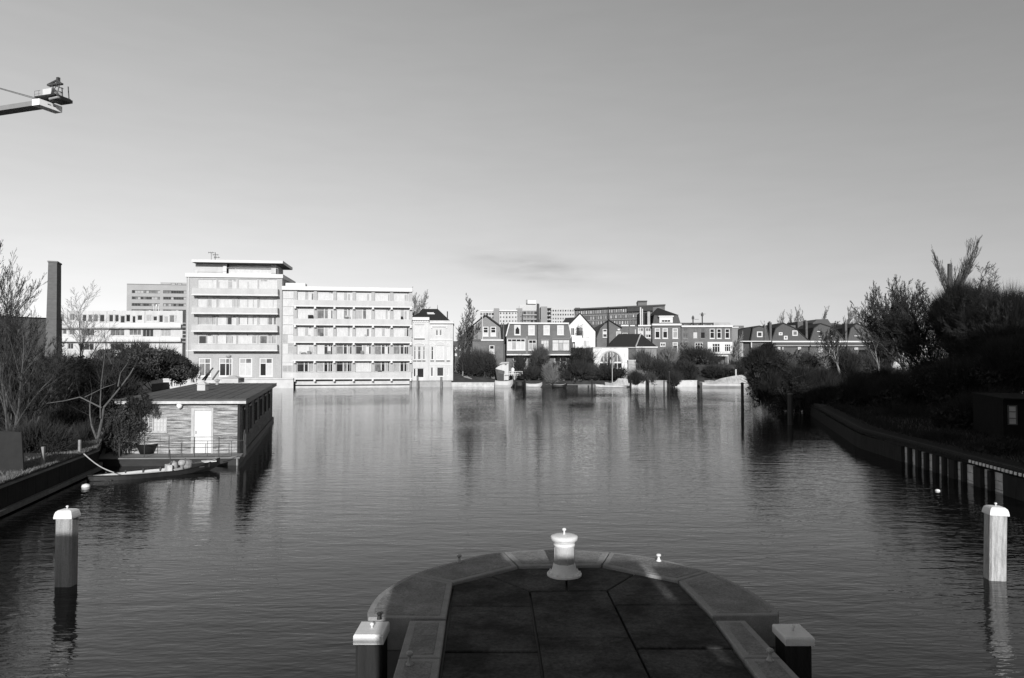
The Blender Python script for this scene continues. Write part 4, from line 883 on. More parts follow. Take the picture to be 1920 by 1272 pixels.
# front planks : weathered paint, horizontal flakes
plank_f = M('plank_front', .075, .8, .5, 1.8, stretch=(.7, .7, 11), contrast=1.7, v2=.44, bump=.5, speck=.3)
plank_s = M('plank_side', .12, .8, .4, 1.6, stretch=(.5, .5, 7), v2=.22, bump=.4)
doorr = (PX(361, hy) - FL.x, PX(401.5, hy) - FL.x, .36, 2.42); winr = (PX(290, hy) - FL.x, PX(316.5, hy) - FL.x, 1.35, 2.0); win2 = (PX(266, hy) - FL.x, PX(284, hy) - FL.x, 1.35, 2.0)
NP = 17; ph = (ZT - .36) / NP
for i in range(NP):
    z0 = .36 + i*ph; zm = z0 + ph/2; spans = [(0, WF)]
    for r in (doorr, winr, win2):
        if r[2] < zm < r[3]: spans = [q for s in spans for q in ((s[0], min(s[1], r[0])), (max(s[0], r[1]), s[1])) if q[1] - q[0] > .02]
    spans = [q for s in spans for q in (((s[0], s[0] + (s[1]-s[0])*.55), (s[0] + (s[1]-s[0])*.55 + .006, s[1])) if s[1]-s[0] > 3 else (s,))] if i % 3 else spans
    for a, b in spans:
        o = random.uniform(0, .008); p = [hp(a, 0, 0, .0), hp(b, 0, 0, .0)]; m = MB()
        lo_ = [hp(a, 0, 0, .035 + o), hp(b, 0, 0, .035 + o)]; hi = [hp(a, 0, 0, .018 + o), hp(b, 0, 0, .018 + o)]; z1 = z0 + ph - .008
        vs = [(*lo_[0][:2], z0), (*lo_[1][:2], z0), (*p[1][:2], z0), (*p[0][:2], z0), (*hi[0][:2], z1), (*hi[1][:2], z1), (*p[1][:2], z1), (*p[0][:2], z1)]
        m.add(vs, [(0,3,2,1),(4,5,6,7),(0,1,5,4),(1,2,6,5),(2,3,7,6),(3,0,4,7)]).build('plank', plank_f, hb_)
sw = [(1.0, 1.9, .75, 2.35, g_dark), (3.6, 5.0, .95, 2.35, g_cur), (6.8, 8.2, 1.1, 2.35, g_dark), (10.0, 11.6, 1.1, 2.35, g_mid), (13.5, 15, 1.1, 2.35, g_dark), (17, 18.4, 1.1, 2.35, g_dark)]
for i in range(NP):
    z0 = .30 + i*(ZT - .30)/NP; z1 = z0 + (ZT - .30)/NP - .008; zm = (z0+z1)/2; spans = []; c = 0
    for r in sw:
        if r[2] < zm < r[3]: spans.append((c, r[0])); c = r[1]
    spans.append((c, SL))
    for a, b in spans:
        A0, B0 = hp(WF, a, 0), hp(WF, b, 0); A1, B1 = hp(WF, a, 0, 0, .035), hp(WF, b, 0, 0, .035); A2, B2 = hp(WF, a, 0, 0, .018), hp(WF, b, 0, 0, .018)
        MB().add([(*A1[:2], z0), (*B1[:2], z0), (*B0[:2], z0), (*A0[:2], z0), (*A2[:2], z1), (*B2[:2], z1), (*B0[:2], z1), (*A0[:2], z1)], [(0,3,2,1),(4,5,6,7),(0,1,5,4),(1,2,6,5),(2,3,7,6),(3,0,4,7)]).build('plank', plank_s, hb_)
def sidebox(a, b, z0, z1, o0, o1, mat, name, par=None): return quadbox(hp(WF, a, 0, 0, o0), hp(WF, b, 0, 0, o0), hp(WF, b, 0, 0, o1), hp(WF, a, 0, 0, o1), z0, z1).build(name, mat, par or hb_)
for a, b, z0, z1, gm_ in sw:
    w = sidebox(a, a + .1, z0, z1, -.02, .07, darkmetal, 'window'); sidebox(b - .1, b, z0, z1, -.02, .07, darkmetal, 'frame', w); sidebox(a + .1, b - .1, z1 - .1, z1, -.02, .07, darkmetal, 'frame', w); sidebox(a + .1, b - .1, z0, z0 + .1, -.02, .07, darkmetal, 'frame', w)
    sidebox(a + .1, b - .1, z0 + .1, z1 - .1, -.03, .0, gm_, 'pane', w)
def frontbox(a, b, z0, z1, o0, o1, mat, name, par=None): return quadbox(hp(a, 0, 0, o0), hp(b, 0, 0, o0), hp(b, 0, 0, o1), hp(a, 0, 0, o1), z0, z1).build(name, mat, par or hb_)
a, b, z0, z1 = doorr
doorp = M('door_paint', .56, .6, .10, 1.5, stretch=(2, 1, .6), speck=.12); framep = M('door_frame_paint', .40, .7, .3, 4, stretch=(1, 1, .4))
d_ = frontbox(a + .13, b - .10, z0 + .01, z1 - .12, -.03, .02, doorp, 'door')
frontbox(a, a + .125, z0, z1, -.03, .06, framep, 'door_frame', d_); frontbox(b - .095, b, z0, z1, -.03, .06, framep, 'door_frame', d_); frontbox(a + .13, b - .1, z1 - .115, z1, -.03, .06, framep, 'door_frame', d_)
frontbox(a + .2, a + .225, 1.25, 1.38, .021, .05, darkmetal, 'handle', d_)
for r, gm_ in ((winr, g_cur), (win2, g_grey)):
    a, b, z0, z1 = r; w = frontbox(a, a + .05, z0, z1, -.02, .055, framep, 'window'); frontbox(b - .05, b, z0, z1, -.02, .055, framep, 'frame', w); frontbox(a + .05, b - .05, z1 - .05, z1, -.02, .055, framep, 'frame', w); frontbox(a + .05, b - .05, z0, z0 + .05, -.02, .055, framep, 'frame', w)
    for k_ in range(1, 4): frontbox(a + .05 + (b-a-.1)*k_/4 - .01, a + .05 + (b-a-.1)*k_/4 + .01, z0 + .05, z1 - .05, -.02, .03, greypanel, 'glazing_bar', w)
    for k_ in range(1, 3): frontbox(a + .05, b - .05, z0 + .05 + (z1-z0-.1)*k_/3 - .01, z0 + .05 + (z1-z0-.1)*k_/3 + .01, -.02, .025, greypanel, 'glazing_bar', w)
    frontbox(a + .05, b - .05, z0 + .05, z1 - .05, -.03, .0, g_cur if r is winr else g_grey, 'pane', w)
    frontbox(a - .04, b + .04, z0 - .05, z0 - .002, .0, .09, framep, 'sill', w)
frontbox(WF - .09, WF + .03, .36, ZT, .04, .07, timber_dk, 'corner_board')
# roof
ov = .28
quadbox(hp(-.3, -ov, 0), hp(WF + ov, -ov, 0), hp(WF + ov, SL + .3, 0), hp(-.3, SL + .3, 0), ZT + .01, ZT + .13).build('roof', [felt], hb_)
def edge(f0, s0, f1, s1, z0, z1, mat, name):
    p, q = Vector(hp(f0, s0, 0)), Vector(hp(f1, s1, 0)); d = (q-p).normalized(); n_ = Vector((d.y, -d.x, 0))*.025
    MB().prism([tuple((p+n_)[:2]), tuple((q+n_)[:2]), tuple((q)[:2]), tuple((p)[:2])], z0, z1).build(name, mat, hb_)
edge(-.3, -ov - .003, WF + ov + .02, -ov - .003, ZT - .07, ZT + .055, M('fascia_paint', .45, .7, .3, 3), 'fascia'); edge(-.3, -ov - .003, WF + ov + .02, -ov - .003, ZT + .06, ZT + .15, darkmetal, 'roof_edge')
edge(WF + ov + .003, -ov, WF + ov + .003, SL + .3, ZT - .08, ZT + .15, black, 'roof_edge')
for k_ in range(1, 9):       # felt laps
    f_ = WF * k_ / 9; quadbox(hp(f_, -ov, 0), hp(f_ + .07, -ov, 0), hp(f_ + .07, SL + .3, 0), hp(f_, SL + .3, 0), ZT + .131, ZT + .142).build('felt_seam', felt, hb_)
def roofpt(px, py): x, y = G(px, py, ZT + .13); return (x - FL.x, y - FL.y)
for px_, py_, w_, h_ in ((377, 733, .46, .34), (431, 718.5, 1.25, .34)):
    x, y = roofpt(px_, py_); c_ = B(x - w_/2, x + w_/2, y, y + w_, ZT + .14, ZT + .14 + h_).build('roof_vent', concrete_pale, hb_)
    MB().add([(x - w_/2 - .05, y - .05, ZT + .145 + h_), (x + w_/2 + .05, y - .05, ZT + .145 + h_), (x + w_/2 + .05, y + w_ + .05, ZT + .145 + h_), (x - w_/2 - .05, y + w_ + .05, ZT + .145 + h_), (x, y + w_/2, ZT + .145 + h_ + .22)], [(0,1,4),(1,2,4),(2,3,4),(3,0,4),(0,3,2,1)]).build('vent_cover', concrete_pale, c_)
x, y = roofpt(407, 722); MB().lathe([(.1, 0), (.1, .22), (.17, .24), (.17, .36), (.02, .42)], x, y, ZT + .14, 12).build('flue', concrete, hb_)
MB().lathe([(.02, -.16), (.10, -.10), (.13, 0), (.10, .10), (.02, .14)], n=16).build('lamp_globe', M('globe_glass', .8, .3, .05), hb_, loc=hp(PX(341, hy) - FL.x, 0, ZT - .14, .16), smooth=True)
# railing
rm = M('rail_iron', .05, .6, .4, 5)
m_ = MB(); RY = -1.44
fx = [PX(p, 31.5) - FL.x for p in (212, 257, 302, 349, 394, 440)]
for f_ in fx: m_.tube(hp(f_, RY, .36), hp(f_, RY, 1.25 if f_ != fx[2] else 1.3), .016, n=6)
m_.tube(hp(fx[0], RY, 1.08), hp(fx[-1], RY, 1.08), .012).tube(hp(fx[0], RY, .40), hp(fx[-1], RY, .40), .012)
m_.tube(hp(fx[1], RY, 1.25), hp(fx[4], RY, 1.25), .010)
for p in (326, 373, 417): f_ = PX(p, 31.5) - FL.x; m_.tube(hp(f_, RY, .42), hp(f_, RY, 1.08), .010)
m_.path([hp(fx[-1], RY, 1.08), hp(fx[-1], RY, 1.35), hp(fx[-1], RY + .2, 1.5), hp(fx[-1], RY + .55, 1.5), hp(fx[-1], RY + .7, 1.3), hp(fx[-1], RY + .7, .36)], .03)
m_.tube(hp(fx[-1], RY + .35, .36), hp(fx[-1], RY + .35, 1.5), .02).build('railing', rm, hb_)
MB().tube(hp(WF + .05, -1.47, .3), hp(WF + .07, -1.50, -.6), .025).build('mooring_pole', concrete, hb_)
x, y = G(332, 848, .36); e = MB().lathe([(.12, 0), (.22, .16), (.25, .18), (.25, .2), (.2, .18), (.1, .03)], n=20).build('wash_basin', castwhite, loc=(x, y + .15, .42), smooth=True); tag(e, 'white enamel basin standing on the houseboat deck', 'basin')
x, y = G(272, 852, .36); e = MB().lathe([(.30, 0), (.48, .42), (.5, .46), (.46, .46), (.3, .1)], n=20).build('tub', black, loc=(x, y + .2, .365), smooth=True); tag(e, 'dark round tub on the left part of the houseboat deck', 'tub')
x, y = G(433, 846, .36); e = B(-.28, .28, -.15, .15, 0, .16).build('crate', concrete, loc=(x, y, .365)); tag(e, 'low pale crate on the right end of the houseboat deck', 'crate')

# ================================================================== open boats
def hull(Lh, beam, depth, sheer_f, sheer_a, mat_out, mat_in, parent, n=24, bowp=.9, stern=.35, floor=.06, name='hull', z=0.0):
    st = []
    for i in range(n + 1):
        t = i / n; w = min(1, (1 - abs(2*t - 1) ** 2.4)) if stern == 0 else 1
        wf = math.sin(min(t / .42, 1) * math.pi/2) ** .8 if t < .42 else 1; wb = 1 if t < .62 else math.cos((t - .62)/.38 * math.pi/2) ** bowp
        wf = stern + (1 - stern) * wf
        hw = beam/2 * wf * max(wb, .02); rise = sheer_a * max(0, (.35 - t)/.35)**2 + sheer_f * max(0, (t - .55)/.45)**2
        keel = -.18 + (rise * .75 if t > .75 or t < .12 else 0)
        st.append((t * Lh - Lh/2, hw, depth + rise, keel + .6 * max(0, (t - .8)/.2)**2 * (depth + .1)))
    vs = []; 
    for x, hw, top, kl in st:
        vs += [(x, -hw, top), (x, -hw*.97, (top + kl)/2), (x, -hw*.6, kl), (x, hw*.6, kl), (x, hw*.97, (top+kl)/2), (x, hw, top)]
    fs = [(6*i + j, 6*(i+1) + j, 6*(i+1) + j + 1, 6*i + j + 1) for i in range(n) for j in range(5)] + [(0, 1, 2, 3, 4, 5), tuple(6*n + j for j in range(5, -1, -1))]
    h = MB().add(vs, fs).build(name, mat_out, parent, loc=(0, 0, z))
    vi = []
    for x, hw, top, kl in st:
        q = max(hw - .05, .005); f = max(kl + floor, min(top - .02, .05)); vi += [(x*.985, -q, top - .005), (x*.985, -q*.9, f + (top-f)*.3), (x*.985, -q*.55, f), (x*.985, q*.55, f), (x*.985, q*.9, f + (top-f)*.3), (x*.985, q, top - .005)]
    fi = [(6*i + j + 1, 6*(i+1) + j + 1, 6*(i+1) + j, 6*i + j) for i in range(n) for j in range(5)]
    MB().add(vi, fi).build('lining', mat_in, parent, loc=(0, 0, z))
    g_ = MB()
    for sgn in (0, 5):
        for i in range(n): g_.tube(vs[6*i + sgn], vs[6*(i+1) + sgn], .025, n=5)
    g_.build('gunwale', mat_out, parent, loc=(0, 0, z))
    return st
p0 = Vector(G(163, 903)); p1 = Vector(G(412, 880)); c_ = (p0 + p1)/2; ang = math.atan2(p1.y - p0.y, p1.x - p0.x)
rbt = empty('rowing_boat', 'long narrow open wooden boat with pale bottom boards moored before the houseboat', 'boat', (c_.x, c_.y, 0), ang)
Lb = (p1 - p0).length
boat_in = M('boat_interior', .48, .8, .25, 3, stretch=(1, 5, 1)); boat_out = M('boat_tar', .016, .5, .4, 3)
hull(Lb, 1.15, .17, .30, .04, boat_out, boat_in, rbt, bowp=1.0, stern=.03)
for t in (-.36, -.22, -.09, .04, .17): B(t*Lb, t*Lb + .06, -.5, .5, .0, .05).build('frame', darkmetal, rbt); B(t*Lb + .003, t*Lb + .05, .44, .49, .05, .24).build('rib', darkmetal, rbt)
B(.12*Lb, .12*Lb + .3, -.48, .48, .16, .2).build('thwart', boat_in, rbt); B(.3*Lb, .3*Lb + .25, -.4, .4, .2, .24).build('thwart', darkmetal, rbt)
B(.36*Lb, .46*Lb, -.22, .22, .36, .40).build('foredeck', offwhite, rbt)
en = empty('outboard_motor', 'worn outboard engine and fuel can heaped amidships in the open boat', 'engine', tuple(Vector((c_.x, c_.y, 0)) + Vector((math.cos(ang), math.sin(ang), 0)) * .13 * Lb), ang)
m_ = MB().lathe([(.10, .1), (.17, .14), (.19, .3), (.15, .42), (.05, .5)], 0, .1, 0, 10).build('engine_block', M('engine_grey', .28, .5, .7, 6), en, smooth=True)
MB().lathe([(.07, 0), (.07, .2), (.14, .22), (.16, .34), (.09, .42)], .28, -.12, .12, 10).build('cowling', concrete, en, smooth=True); B(-.3, -.12, -.25, .2, .1, .38).build('fuel_can', M('can_worn', .45, .6, .5, 6), en)
MB().tube((-.15, -.1, .3), (-.2, -.15, 1.0), .02).build('tiller', darkmetal, en); MB().tube((.05, .3, .2), (.55, .34, .5), .05).build('exhaust', darkmetal, en)
e = MB().lathe([(.14, 0), (.22, .1), (.24, .26), (.2, .36), (.1, .4)], n=14).build('bucket', M('bucket_grey', .2, .6, .4, 4), loc=tuple(Vector((c_.x, c_.y, .12)) + Vector((math.cos(ang), math.sin(ang), 0)) * .23 * Lb)); tag(e, 'grey bucket behind the engine in the open boat', 'bucket')
e = B(-.35, .35, -.25, .25, 0, .2).build('tool_box', boat_out, loc=tuple(Vector((c_.x, c_.y, .16)) + Vector((math.cos(ang), math.sin(ang), 0)) * .335 * Lb), rz=ang); tag(e, 'dark flat box in the front of the open boat', 'box')
ropem = M('rope', .35, .9, .2, 10)
q0 = Vector((*G(157, 851, 1.02), 1.02)); q1 = Vector((*G(214, 889, .25), .3))
pts = [q0.lerp(q1, i/8) - Vector((0, 0, .10*math.sin(math.pi*i/8))) for i in range(9)]
tag(MB().path(pts, .022).build('mooring_rope', ropem), 'pale rope from the grass bank down to the open boat', 'rope')
q0 = Vector((p1.x - .2, p1.y, .5)); q1 = Vector(hp(WF + .05, -1.5, .42)) + FL
tag(MB().path([q0, q0.lerp(q1, .5) - Vector((0, 0, .06)), q1], .014).build('mooring_rope', ropem), 'short rope from the bow of the open boat to the houseboat deck', 'rope')
def lying(px, py, r, name, label, cat, mat=castwhite):
    x, y = G(px, py); tag(MB().lathe([(.02, -r*.5), (r*.8, -r*.35), (r, 0), (r*.85, r*.5), (.03, r*.75)], n=14).build(name, mat, loc=(x, y, 0), smooth=True), label, cat)
lying(161, 913, .15, 'float', 'small white float on the dark water by the open boat', 'float')
# white fowl-like bright float on the right
lying(1758, 921, .085, 'float', 'small white float on the dark water before the right quay', 'float')

def cover_boat(px0, px1, py, name, label, mat, Lz=.75, tent=None, beam=2.2, lining=None):
    """tent: ridge line as (fraction of the length, height over the gunwale, half width fraction)"""
    Y_ = 115.6 if py > 723.9 else G(px0, py)[1]; a, b = (PX(px0, Y_), Y_), (PX(px1, Y_), Y_); e = empty('boat', label, 'boat', ((a[0]+b[0])/2, a[1] + beam/2, 0), 0, None); L_ = b[0] - a[0]
    hull(L_, beam, Lz, .3, .12, mat, lining or mat, e, bowp=.8, stern=.7)
    if tent:
        vs = []
        for t, hh, wf in tent:
            x = (t - .5)*L_; hw = beam/2*wf; sag = .06*hh
            vs += [(x, -hw*1.03, Lz - .05), (x, -hw*.55, Lz + hh*.5 - sag), (x, 0, Lz + hh), (x, hw*.55, Lz + hh*.5 - sag), (x, hw*1.03, Lz - .05)]
        n = len(tent) - 1; fs = [(5*i+j, 5*(i+1)+j, 5*(i+1)+j+1, 5*i+j+1) for i in range(n) for j in range(4)] + [(0,1,2,3,4)[::-1], tuple(5*n + j for j in range(5))]
        MB().add(vs, [f[::-1] for f in fs]).build('tarpaulin', M('canvas_' + name, .34, .85, .3, 1.1, stretch=(3, 1, 1), contrast=1.4), e)
    return e, L_
e, L_ = cover_boat(1318, 1414, 724.5, 'big', 'white cabin boat under a pale canvas tent moored at the far right bank', M('boat_white', .40, .6, .25, 1), .7, ((.06, .35, .8), (.16, .45, .95), (.27, .35, 1), (.40, .75, 1), (.52, .95, 1), (.66, 1.15, 1), (.80, 1.3, .95), (.86, 1.1, .8), (.98, .2, .25)), 2.6)
MB().tube((.19*L_, 0, .8), (.19*L_, 0, 2.9), .12).build('mast', concrete_pale, e)
e, L_ = cover_boat(1117, 1182, 725, 'small', 'low boat with grey peaked cover below the arched window house', M('boat_lightstripe', .45, .6, .25, 1), .35, ((.28, .5, .9), (.45, .35, 1), (.58, .55, 1), (.68, 1.1, 1), (.94, 1.0, .8), (.97, .1, .7)), 2.0)
MB().tube((.0*L_, 0, .3), (.0*L_, 0, PZ(657, 116)), .045).build('mast', concrete_pale, e)
cover_boat(928, 962, 727, 'w', 'white flat barge moored left of the black boat', M('barge_white', .45, .7, .15, 1), .95, None, 2.0)
e, _ = cover_boat(965, 985, 728, 'b', 'black flat bottomed boat between two white hulls', boat_out, .8, None, 2.0)
cover_boat(986, 1017, 727, 'p', 'low white boat right of the black boat', M('punt_white', .45, .7, .15, 1), .5, None, 1.8)
e, _ = cover_boat(1035, 1064, 727, 'd', 'dark rowing boat with pale rim under the bare willow', boat_out, .4, None, 1.6, offwhite)
for px0, px1, py, lb in ((1540, 1564, 713, 'white cabin boat in the side water seen past the dark conifer'), (1546, 1586, 720, 'long low white boat in the side water beyond the right bank'), (1530, 1552, 724, 'small white punt moored before the side water boats')):
    cover_boat(px0, px1, py, 's', lb, whitewall, .45, None, 1.8)

# ================================================================== far bank furniture
def slabwall(px0, px1, pyt, Y, mat, name, label, cat='quay wall', th=.5, base=-1):
    e = empty(name, label, cat, (PX(px0, Y), Y, base)); B(0, PX(px1, Y) - PX(px0, Y), 0, th, 0, PZ(pyt, Y) - base).build('wall', mat, e)
    B(-.03, PX(px1, Y) - PX(px0, Y) + .03, -.05, th + .05, PZ(pyt, Y) - base + .003, PZ(pyt, Y) - base + .1).build('coping', mat, e); return e
slabwall(772, 846, 716, 118.2, concrete, 'quay_wall', 'grey quay wall below the white villa')
slabwall(846.5, 927, 718.5, 118.3, M('quay_rough', .42, .9, .4, 1.5), 'quay_wall', 'rough pale quay wall along the lawn right of the villa')
slabwall(1184, 1210, 715, 118.6, concrete_pale, 'quay_wall', 'broken white quay block below the pale gate pillar'); slabwall(1217, 1250, 714.5, 118.6, concrete, 'quay_wall', 'stained pale quay block right of the small broken block')
slabwall(1257.5, 1306.5, 714.5, 118.8, whitewall, 'quay_wall', 'clean white quay block left of the tented boat')
slabwall(1019, 1120, 722, 118.9, concrete_dk, 'quay_wall', 'dark low quay edge under the bare willow')
slabwall(1500, 1640, 719, 122.5, concrete_dk, 'quay_wall', 'dark quay edge behind the side water boats')
def pile(px, pyb, pyt, w, label, mat=black, rz=0):
    x, y = G(px, pyb); zt = PZ(pyt, y); e = empty('mooring_pile', label, 'pile', (x, y, 0)); MB().tube((0, 0, -1.2), (0, 0, zt), w/2, w/2*.92, 8).build('timber', mat, e)
    MB().lathe([(w*.52, 0), (w*.5, .08), (w*.2, .13)], 0, 0, zt + .002, 8).build('cap', darkmetal, e); return e
pile(783, 727, 706, .35, 'grey timber pile before the white villa, left', concrete_dk); pile(827.5, 727, 709, .4, 'grey timber pile before the white villa, right', concrete_dk); pile(837, 716, 706, .3, 'short dark stump beside the right pile at the villa', concrete_dk)
pile(780.5, 724.5, 711, .22, 'thin dark stake leaning by the left villa pile')
for px_, l_ in ((966, 'black mooring stake left of the black boat'), (985, 'black mooring stake right of the black boat'), (1110, 'mooring stake left of the grey covered boat'), (1255, 'tall dark mooring stake left of the clean white quay block')): pile(px_, 727, 713 if px_ != 1255 else 698, .25, l_)
pile(1392.3, 783, 720.5, .26, 'tall dark round pile standing in the water left of the dark conifer')
pile(1482, 797, 741, .42, 'thick dark pile under the hanging conifer branches'); pile(1500, 776, 747, .2, 'thin dark pile right of the thick one under the conifer'); pile(1559.5, 748, 720, .35, 'dark pile beside the side water boats')
tag(B(-1.2, 1.2, -.1, .1, 0, .14).build('jetty_beam', timber_dk, loc=(PX(1500, 61), 61, PZ(746, 61))), 'dark horizontal beam on the thin pile under the conifer', 'beam')
tag(B(-3.2, 3.2, -.08, .08, 0, .12).build('jetty_beam', timber_dk, loc=(PX(1585, 80), 80, .35)), 'dark low beam in the side water behind the bank', 'beam')
# garden things of the far bank
g1 = Fac('garden_shed', 'small white garden shed with grey lean-to roof by the water', 'shed', 940, 120.5)
g1.box(940.5, 681, 953.5, 713, whitewall, 0, 2, 'wall'); g1.box(946.5, 682, 950, 685, g_mid, -.04, -.002, 'window'); g1.poly([(935, 684), (941, 679), (954.5, 679), (954.5, 681)], -.2, 2.2, concrete, 'roof'); g1.poly([(929, 691), (939.5, 684), (940.4, 684), (940.4, 700)], .2, 1.8, whitewall, 'wing')
g2 = Fac('dark_hut', 'black boarded hut with sloping front before the white garden shed', 'shed', 928.5, 119.8)
g2.poly([(928.5, 692), (946, 696), (945.5, 715), (932.5, 715)], 0, 1.6, black, 'wall'); 
for k_ in range(4): g2.poly([(934.5, 694.3 + k_*1.5), (944.8, 696.6 + k_*1.5), (944.8, 697.2 + k_*1.5), (934.5, 694.9 + k_*1.5)], -.05, -.002, concrete_dk, 'board')
gt = Fac('garden_gate', 'white tubular garden gate and low fence beside the white shed', 'gate', 945, 119.6)
m_ = MB(); q = lambda px, py: (gt.u(px), 0, gt.z(py))
for a, b in (((945.5, 702), (945.5, 714)), ((964.5, 701), (964.5, 713)), ((945.5, 701.5), (964.5, 701.5)), ((955, 697), (980, 697)), ((955, 701), (980, 701))): m_.tube(q(*a), q(*b), .05)
for k_ in range(7): m_.tube(q(955 + k_*4, 696.5), q(955 + k_*4, 705), .04)
m_.build('gate_frame', offwhite, gt.e)
tag(MB().lathe([(.25, 0), (.2, .5), (.28, .6), (.3, .9), (.2, 1.1), (.05, 1.2)], n=12).build('garden_urn', castwhite, loc=(PX(961.5, 119.9), 119.9, PZ(703, 119.9)), smooth=True), 'white garden urn on the low fence by the white shed', 'urn')
hut = Fac('low_hut', 'low grey domed hut roof hidden among shrubs below the dark side wing', 'shed', 1076, 120)
m_ = MB(); rr_ = [(hut.uz(1076 + 41*t, 705 - 18*math.sin(math.pi*min(1, t*.93 + .03))**.6)) for t in [i/10 for i in range(11)]]
m_.uz([(rr_[0][0], 0)] + rr_ + [(rr_[-1][0], 0)], 0, 3).build('roof', M('hut_felt', .16, .9, .3, 1), hut.e); hut.box(1103.5, 685, 1104.6, 693, white, -.1, -.003, 'vent_pipe')
for (px0, py0, px1, py1, lb, mt) in ((1039, 684, 1044, 688.5, 'small white sign half hidden by twigs near the bare willow', concrete_pale), (1059, 682.5, 1065.5, 688, 'small white dome lamp half hidden by twigs', whitewall), (1416.5, 683, 1427, 692, 'white crate on the far bank left of the conifer', whitewall), (1400, 685, 1416, 695, 'dark grey box on the far bank left of the white crate', concrete_dk), (1581, 692, 1592, 702, 'white bags heaped at the foot of the pale tree trunk', whitewall)):
    Y_ = 121.5; tag(B(0, PX(px1, Y_) - PX(px0, Y_), 0, .6, 0, PZ(py0, Y_) - PZ(py1, Y_)).build('garden_box', mt, loc=(PX(px0, Y_), Y_, PZ(py1, Y_))), lb, 'box')
lawn = MB(); pts = [(853, 714.5), (858, 700), (885, 706), (928, 716)]
lw_ = [(PX(850, 118.9), 118.9, GZ + .01), (PX(930, 118.9), 118.9, GZ + .01), (PX(930, 124), 124, GZ + .15), (PX(890, 124), 124, GZ + .9), (PX(850, 124), 124, GZ + 1.3)]
lawn.add(lw_, [(0, 1, 2, 3, 4)]).build('lawn', M('lawn_grass', .05, .9, .5, 1.2), kind='structure')
pth = MB().add([(PX(868, 120.8), 120.8, GZ + .62), (PX(871, 120.4), 120.4, GZ + .5), (PX(884, 119.6), 119.6, GZ + .22), (PX(886, 119.8), 119.8, GZ + .26), (PX(876, 121.6), 121.6, GZ + .75)], [(0, 1, 2, 3, 4)]).build('path', concrete, kind='structure')
# low gardens walls / dark bank right of the terrace
gwal = Fac('garden_wall', 'long dark garden wall below the brick terrace gardens', 'wall', 1192, 121)
gwal.box(1192, 684, 1400, 716, M('garden_wall_dark', .035, .9, .4, 1), 0, .4, 'wall')
gf = Fac('lane_house', 'dark brick house front with white striped windows seen in the lane right of the villa', 'house', 849, 140)
gf.box(849.5, 640, 884, 714, brick_d, 0, 6, 'wall')
for k_ in range(7): gf.box(860.5, 648 + k_*6.5, 864, 651.5 + k_*6.5, offwhite, -.1, -.002, 'window_trim')
for a, b, c, d in ((852, 651, 857, 657), (853, 663, 857, 668), (858.5, 680, 866.5, 687)): gf.win((a, b, c, d), (), (), [g_dark], .2, white, proud=True, sill=False)

# ================================================================== left bank
lbk = empty('quay_wall', 'dark timber quay wall with grassy edge at the left', 'quay wall', (0, 0, 0))
lp = [(-14.4, 5), (-15.2, 21), (-17.3, 30), (-20.5, 36)]
for (a, b) in zip(lp[:-1], lp[1:]):
    a, b = Vector(a), Vector(b); n_ = max(1, int((b-a).length/1.0)); d = (b-a).normalized(); o = Vector((d.y, -d.x))
    for i in range(n_):
        p, q = a.lerp(b, i/n_) + d*.01, a.lerp(b, (i+1)/n_) - d*.01
        MB().prism([tuple(p + o*.01), tuple(q + o*.01), tuple(q + o*.09), tuple(p + o*.09)], -1, .82 + random.uniform(-.02, .02)).build('board', timber_dk, lbk)
    MB().prism([tuple(a + o*.1), tuple(b + o*.1), tuple(b + o*.24), tuple(a + o*.24)], .05, .2).build('waling', M('waling_wet', .11, .6, .4, 4), lbk)
    MB().prism([tuple(a - o*.10), tuple(b - o*.10), tuple(b + o*.16), tuple(a + o*.16)], .84, .9).build('coping', concrete_dk, lbk)
rng = np.random.default_rng(3)
def blades(n, fn, h, w, mat, name, **kw):
    P = fn(n); a = rng.uniform(0, 2*np.pi, n); hh = h * rng.uniform(.4, 1, n); lean = rng.normal(0, .35, (n, 2)) * hh[:, None]
    d = np.stack([np.cos(a), np.sin(a), 0*a], 1) * w/2
    tip = P + np.stack([lean[:, 0], lean[:, 1], hh], 1); V_ = np.stack([P - d, P + d, tip], 1).reshape(-1, 3)
    me = bpy.data.meshes.new(name); me.vertices.add(len(V_)); me.vertices.foreach_set('co', V_.ravel()); me.loops.add(3*n); me.loops.foreach_set('vertex_index', np.arange(3*n)); me.polygons.add(n); me.polygons.foreach_set('loop_start', np.arange(0, 3*n, 3)); me.update(calc_edges=True); me.materials.append(mat)
    o = bpy.data.objects.new(name, me); COL.objects.link(o); o['kind'] = 'stuff'; return o
def on_left(n):
    t = rng.uniform(0, 1, n); L_ = np.array(lp, float); seg = np.linalg.norm(np.diff(L_, axis=0), axis=1); c = np.r_[0, np.cumsum(seg)]; s = t*c[-1]; i = np.clip(np.searchsorted(c, s) - 1, 0, 2)
    f = (s - c[i])/seg[i]; p = L_[i] + (L_[i+1] - L_[i])*f[:, None]; off = rng.exponential(.35, n) - .12; return np.stack([p[:, 0] - off, p[:, 1], np.full(n, .93) + .02], 1)
g_o = blades(26000, on_left, .16, .03, grass_m, 'grass'); tag(g_o, 'short pale grass fringe along the left quay edge', 'grass')
for px_, pyb, pyt, lb in ((80.5, 873, 838, 'taller grey stake on the left grass bank'), (149.5, 849, 825, 'shorter grey stake on the left grass bank')):
    x, y = G(px_, pyb, 1.0); e = B(-.045, .045, -.045, .045, 0, PZ(pyt, y) - 1.0).build('stake', M('stake_grey', .22, .8, .3, 5), loc=(x, y, 1.0)); tag(e, lb, 'stake', 'stakes on the left grass bank')
